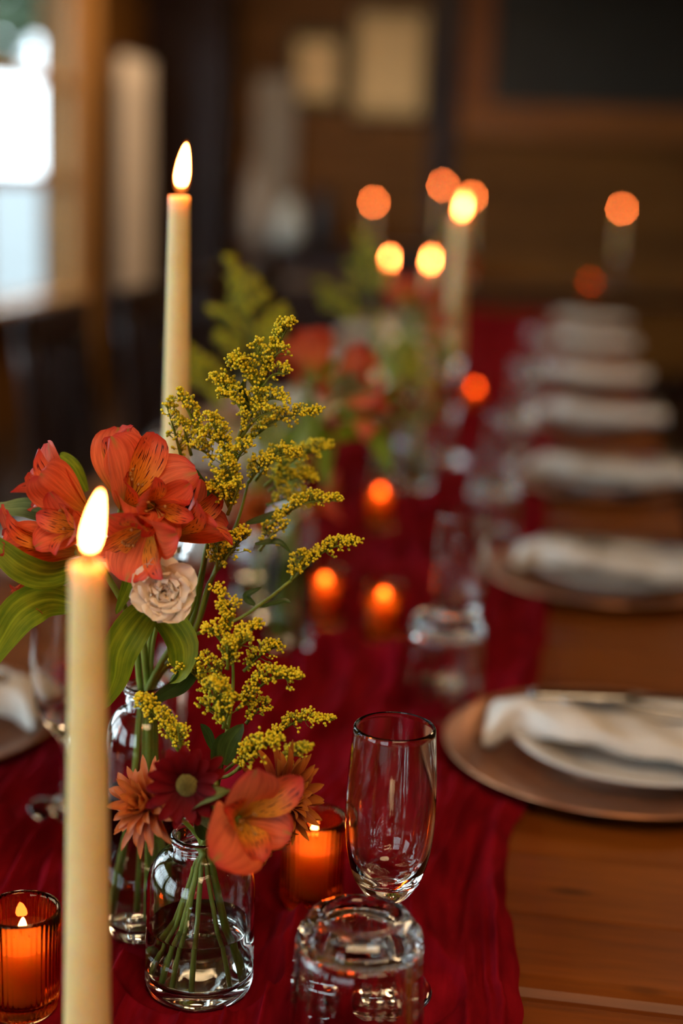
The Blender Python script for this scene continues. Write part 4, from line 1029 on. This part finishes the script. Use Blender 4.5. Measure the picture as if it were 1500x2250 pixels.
gg = [o for o in COL.objects if o.name.startswith('goldenrod') and o.parent is None][-1]
stem_obj([P(475, 1710, q-.01), P(425, 1690, q-.015), P(395, 1655, q-.015)], .0011, gg, M_GSTEM, name='side_stem', n=10)
stem_obj([P(475, 1710, q-.01), P(500, 1705, q-.02), P(520, 1692, q-.03)], .0011, gg, M_GSTEM, name='side_stem', n=10)
stem_obj([P(475, 1710, q-.01), P(530, 1665, q-.005), P(580, 1632, q)], .0011, gg, M_GSTEM, name='side_stem', n=10)
# dark burgundy filler behind the alstroemeria
M_PLUM = leafy('plum_petal', lambda nt, uv: ramp(nt, sepuv(nt, uv)[1], [(0, (.03, .002, .006)), (1, (.10, .005, .016))]).outputs[0], .2, .55)
bu = root('burgundy_carnation', b2); tag(bu, 'small dark burgundy carnation half hidden behind the orange blooms', 'flower')
pb = P(395, 1120, HB2+.01)
stem_obj([b2+Vector((-.004, .006, .012)), NK2+Vector((0, .004, 0)), P(340, 1350, HB2+.005), pb-dv(.3, .3, .9)*.012], .0014, bu)
carnation_head(bu, pb, dv(.3, .3, .9), .020, M_PLUM, 9)

# ------------------------------------------------------------------ farther bouquets: copies of the bottles and stems, turned and respaced
TALL = [o for o in COL.objects if o.parent is None and o.get('category') == 'flower' and (Vector(o.location)-b2).length < 1e-4]
SHORT = [o for o in COL.objects if o.parent is None and o.get('category') == 'flower' and (Vector(o.location)-b1).length < 1e-4]
sp2 = T(632, 1418, RZ); sp3 = Vector((-.285, 2.42, RZ)); sp4 = Vector((-.32, 3.75, RZ))
BQ = [(sp2, ME_T, WA_T, TALL, 2.7, 'tall bottle of the second bouquet, green stems blurred'), (sp2+Vector((-.05, .10, 0)), ME_S, WA_S, SHORT, .9, 'short bottle of the second bouquet'),
      (sp3, ME_T, WA_T, TALL, 2.4, 'tall bottle of the middle bouquet beside the paired tapers'), (sp3+Vector((.055, -.07, 0)), ME_S, WA_S, SHORT, 2.2, 'short bottle of the middle bouquet'),
      (sp4, ME_T, WA_T, TALL, 1.2, 'tall bottle of the farthest bouquet on the runner')]
SHORT_NAME = {'alstroemeria': 'outer orange alstroemeria', 'alstroemeria.001': 'inner orange alstroemeria', 'alstroemeria.002': 'single orange alstroemeria',
              'spray_carnation': 'small ivory carnation', 'burgundy_carnation': 'dark burgundy carnation', 'daisy': 'dark red daisy',
              'goldenrod': 'tallest goldenrod', 'goldenrod.001': 'upright bushy goldenrod', 'goldenrod.002': 'leaning feathery goldenrod', 'goldenrod.003': 'thin long goldenrod',
              'goldenrod.004': 'upright goldenrod', 'goldenrod.005': 'low spreading goldenrod', 'chrysanthemum': 'orange bronze chrysanthemum',
              'chrysanthemum.001': 'upper rusty chrysanthemum', 'chrysanthemum.002': 'lower rusty chrysanthemum'}
for (loc, mb_, wa_, src, rz, lab) in BQ:
    bottle(mb_, wa_, loc, 'clear glass '+lab)
    for o in src:
        c = copy_tree(o); place(c, loc, rz)
        c['label'] = SHORT_NAME.get(o.name, o.name.split('.')[0].replace('_', ' '))+' in the '+lab.split(' beside')[0].split(' on the')[0].replace(', green stems blurred', '')

# ------------------------------------------------------------------ chairs
def chair_proto():
    r = root('dining_chair', (0, 0, 0))
    obj('seat', box(MB(), (0, 0, .45), (.42, .42, .035), .008), M_DARKWOOD, r, smooth=False)
    for sx in (-1, 1):
        obj('leg', box(MB(), (sx*.185, .185, .216), (.036, .036, .432), .004), M_DARKWOOD, r, smooth=False)
        obj('leg', tube(MB(), cr([(sx*.185, -.19, 0), (sx*.185, -.19, .45), (sx*.185, -.23, .92)], 10), .019, 10), M_DARKWOOD, r)
        obj('stretcher', box(MB(), (sx*.185, 0, .2), (.02, .35, .025), .003), M_DARKWOOD, r, smooth=False)
    obj('top_rail', box(MB(), (0, -.228, .915), (.42, .026, .085), .008), M_DARKWOOD, r, smooth=False)
    for x in (-.12, -.06, 0, .06, .12): obj('back_slat', box(MB(), (x, -.213, .69), (.03, .014, .40), .003), M_DARKWOOD, r, smooth=False)
    obj('lower_rail', box(MB(), (0, -.197, .50), (.36, .022, .04), .004), M_DARKWOOD, r, smooth=False)
    return r
proto = chair_proto()
CH = [(-1, y, i) for i, y in enumerate(SY) if i > 0]+[(1, y, i) for i, y in enumerate(SY) if i > 2]
for j, (sx, y, i) in enumerate(CH):
    c = proto if j == 0 else copy_tree(proto)
    y = y if sx > 0 else y-.085      # the back rest is on the outside
    c.matrix_basis = Matrix.Translation((CX+sx*(HWID+.13), y+.02, 0)) @ Matrix.Rotation(sx*PI/2, 4, 'Z')
    tag(c, 'dark wooden slat back chair at the %s place setting, %s side' % (ORD[i], 'left' if sx < 0 else 'right'), 'chair', 'dark wooden dining chairs')

# ------------------------------------------------------------------ far cross table with its candles
ft = root('dining_table', (-.2, 7.3, 0)); tag(ft, 'far dark table set crosswise beyond the row, with blurred candles', 'table')
obj('tabletop', box(MB(), (-.2, 7.3, .735), (3.0, .75, .03), .006), M_DARKWOOD, ft, smooth=False)
for sx in (-1, 1):
    for sy in (-1, 1): obj('leg', box(MB(), (-.2+sx*1.4, 7.3+sy*.3, .36), (.07, .07, .72), .005), M_DARKWOOD, ft, smooth=False)
FFL = flame_me(.0046, .030, .03)
FC = [(820, 452, 7.15, 'leftmost lit far taper on the cross table, above the second bouquet'), (972, 415, 7.2, 'far taper on the cross table, second from the left, left of the tall blurred taper'), (1035, 440, 7.2, 'far taper on the cross table peeping out behind the tall blurred taper'), (1365, 466, 7.3, 'rightmost far taper, alone in the dark at the right')]
for (px, py, hd, lab) in FC:
    p = P(px, py, hd); h = p.z-TOPZ-.22+.021; zb = p.z-.22
    tag(put('candlestick', stick_me(max(.06, h)), None, Matrix.Translation((p.x, p.y, TOPZ))), 'candlestick under the '+lab.split(', above')[0].split(', left of')[0], 'candlestick', 'clear glass candlesticks')
    taper(p, lab, FFL, zb, 1)
p = P(1297, 617, 7.2); b = Matrix.Translation((p.x, p.y, TOPZ))
tag(put('votive_cup', VOT, None, b), 'amber votive cup on the far cross table, glowing dull red', 'votive cup', 'amber votive cups')
r = root('votive_candle', (p.x, p.y, TOPZ)); tag(r, 'small lit candle in the far amber cup on the cross table', 'candle', 'lit votive candles')
put('wax', VWX, r, b); put('wick', WCK, r, b @ Matrix.Translation((0, 0, .0418)) @ Matrix.Scale(.7, 4)); put_flame(VFL, r, b @ Matrix.Translation((0, 0, .0448)))

# sideboard with odds and ends by the back wall, left
sb = root('sideboard', (-1.25, 8.85, 0)); tag(sb, 'dark wooden sideboard against the back wall, left of the bouquets', 'sideboard')
obj('body', box(MB(), (-1.25, 8.95, .42), (1.0, .5, .76), .008), M_DARKWOOD, sb, smooth=False)
obj('top', box(MB(), (-1.25, 8.95, .82), (1.06, .56, .04), .006), M_DARKWOOD, sb, smooth=False)
for x in (-1.5, -1.0):
    d = obj('door', box(MB(), (x, 8.69, .43), (.46, .02, .66), .006), M_DARKWOOD, sb, smooth=False)
    obj('knob', lathe(MB(), [(0, 0), (.012, .002), (.016, .01), (.010, .02), (0, .022)], 14, (x+(.18 if x < -1.2 else -.18), 8.665, .46)), M_STEEL, d)
def pot(name, px, py, hd, R, H, mat, lab, cat):
    p = P(px, py, hd)
    o = obj(name, lathe(MB(), smooth_prof([(0, 0), (R*.7, 0), (R*.95, H*.15), (R, H*.4), (R*.72, H*.78), (R*.6, H*.9), (R*.66, H), (R*.58, H*.99), (R*.5, H*.88), (R*.6, H*.7), (R*.85, H*.35), (R*.6, H*.06), (0, H*.05)], 50), 36, (p.x, p.y, .84)), mat)
    return tag(o, lab, cat)
pot('jug', 632, 560, 8.85, .09, .28, M_PALEBLUE, 'pale blue grey jug on the sideboard behind the goldenrod', 'jug')
pot('stoneware_crock', 565, 500, 8.95, .09, .46, M_GREY, 'tall grey green crock on the sideboard left of the pale jug', 'crock')
pot('cooking_pot', 706, 520, 8.9, .09, .34, M_DARKMETAL, 'black pot on the sideboard right of the pale jug', 'pot')

# the crinkles are pressed flat under everything that stands on the runner
vv = np.empty(len(me_run.vertices)*3, dtype=np.float32); me_run.vertices.foreach_get('co', vv); vv = vv.reshape(-1, 3)
for o in COL.objects:
    if o.parent is None and o.get('category') in ('vase', 'glass', 'votive cup', 'candlestick', 'charger'):
        rad = {'vase': .034, 'glass': .040, 'votive cup': .023, 'candlestick': .037, 'charger': .150}[o['category']]
        d = np.hypot(vv[:, 0]-o.location.x, vv[:, 1]-o.location.y)
        k = np.clip((rad+.022-d)/.014, 0, 1); top = o.location.z-.0004
        vv[:, 2] = np.where(k > 0, np.minimum(vv[:, 2], top+(1-k)*.02), vv[:, 2])
me_run.vertices.foreach_set('co', vv.ravel()); me_run.update()
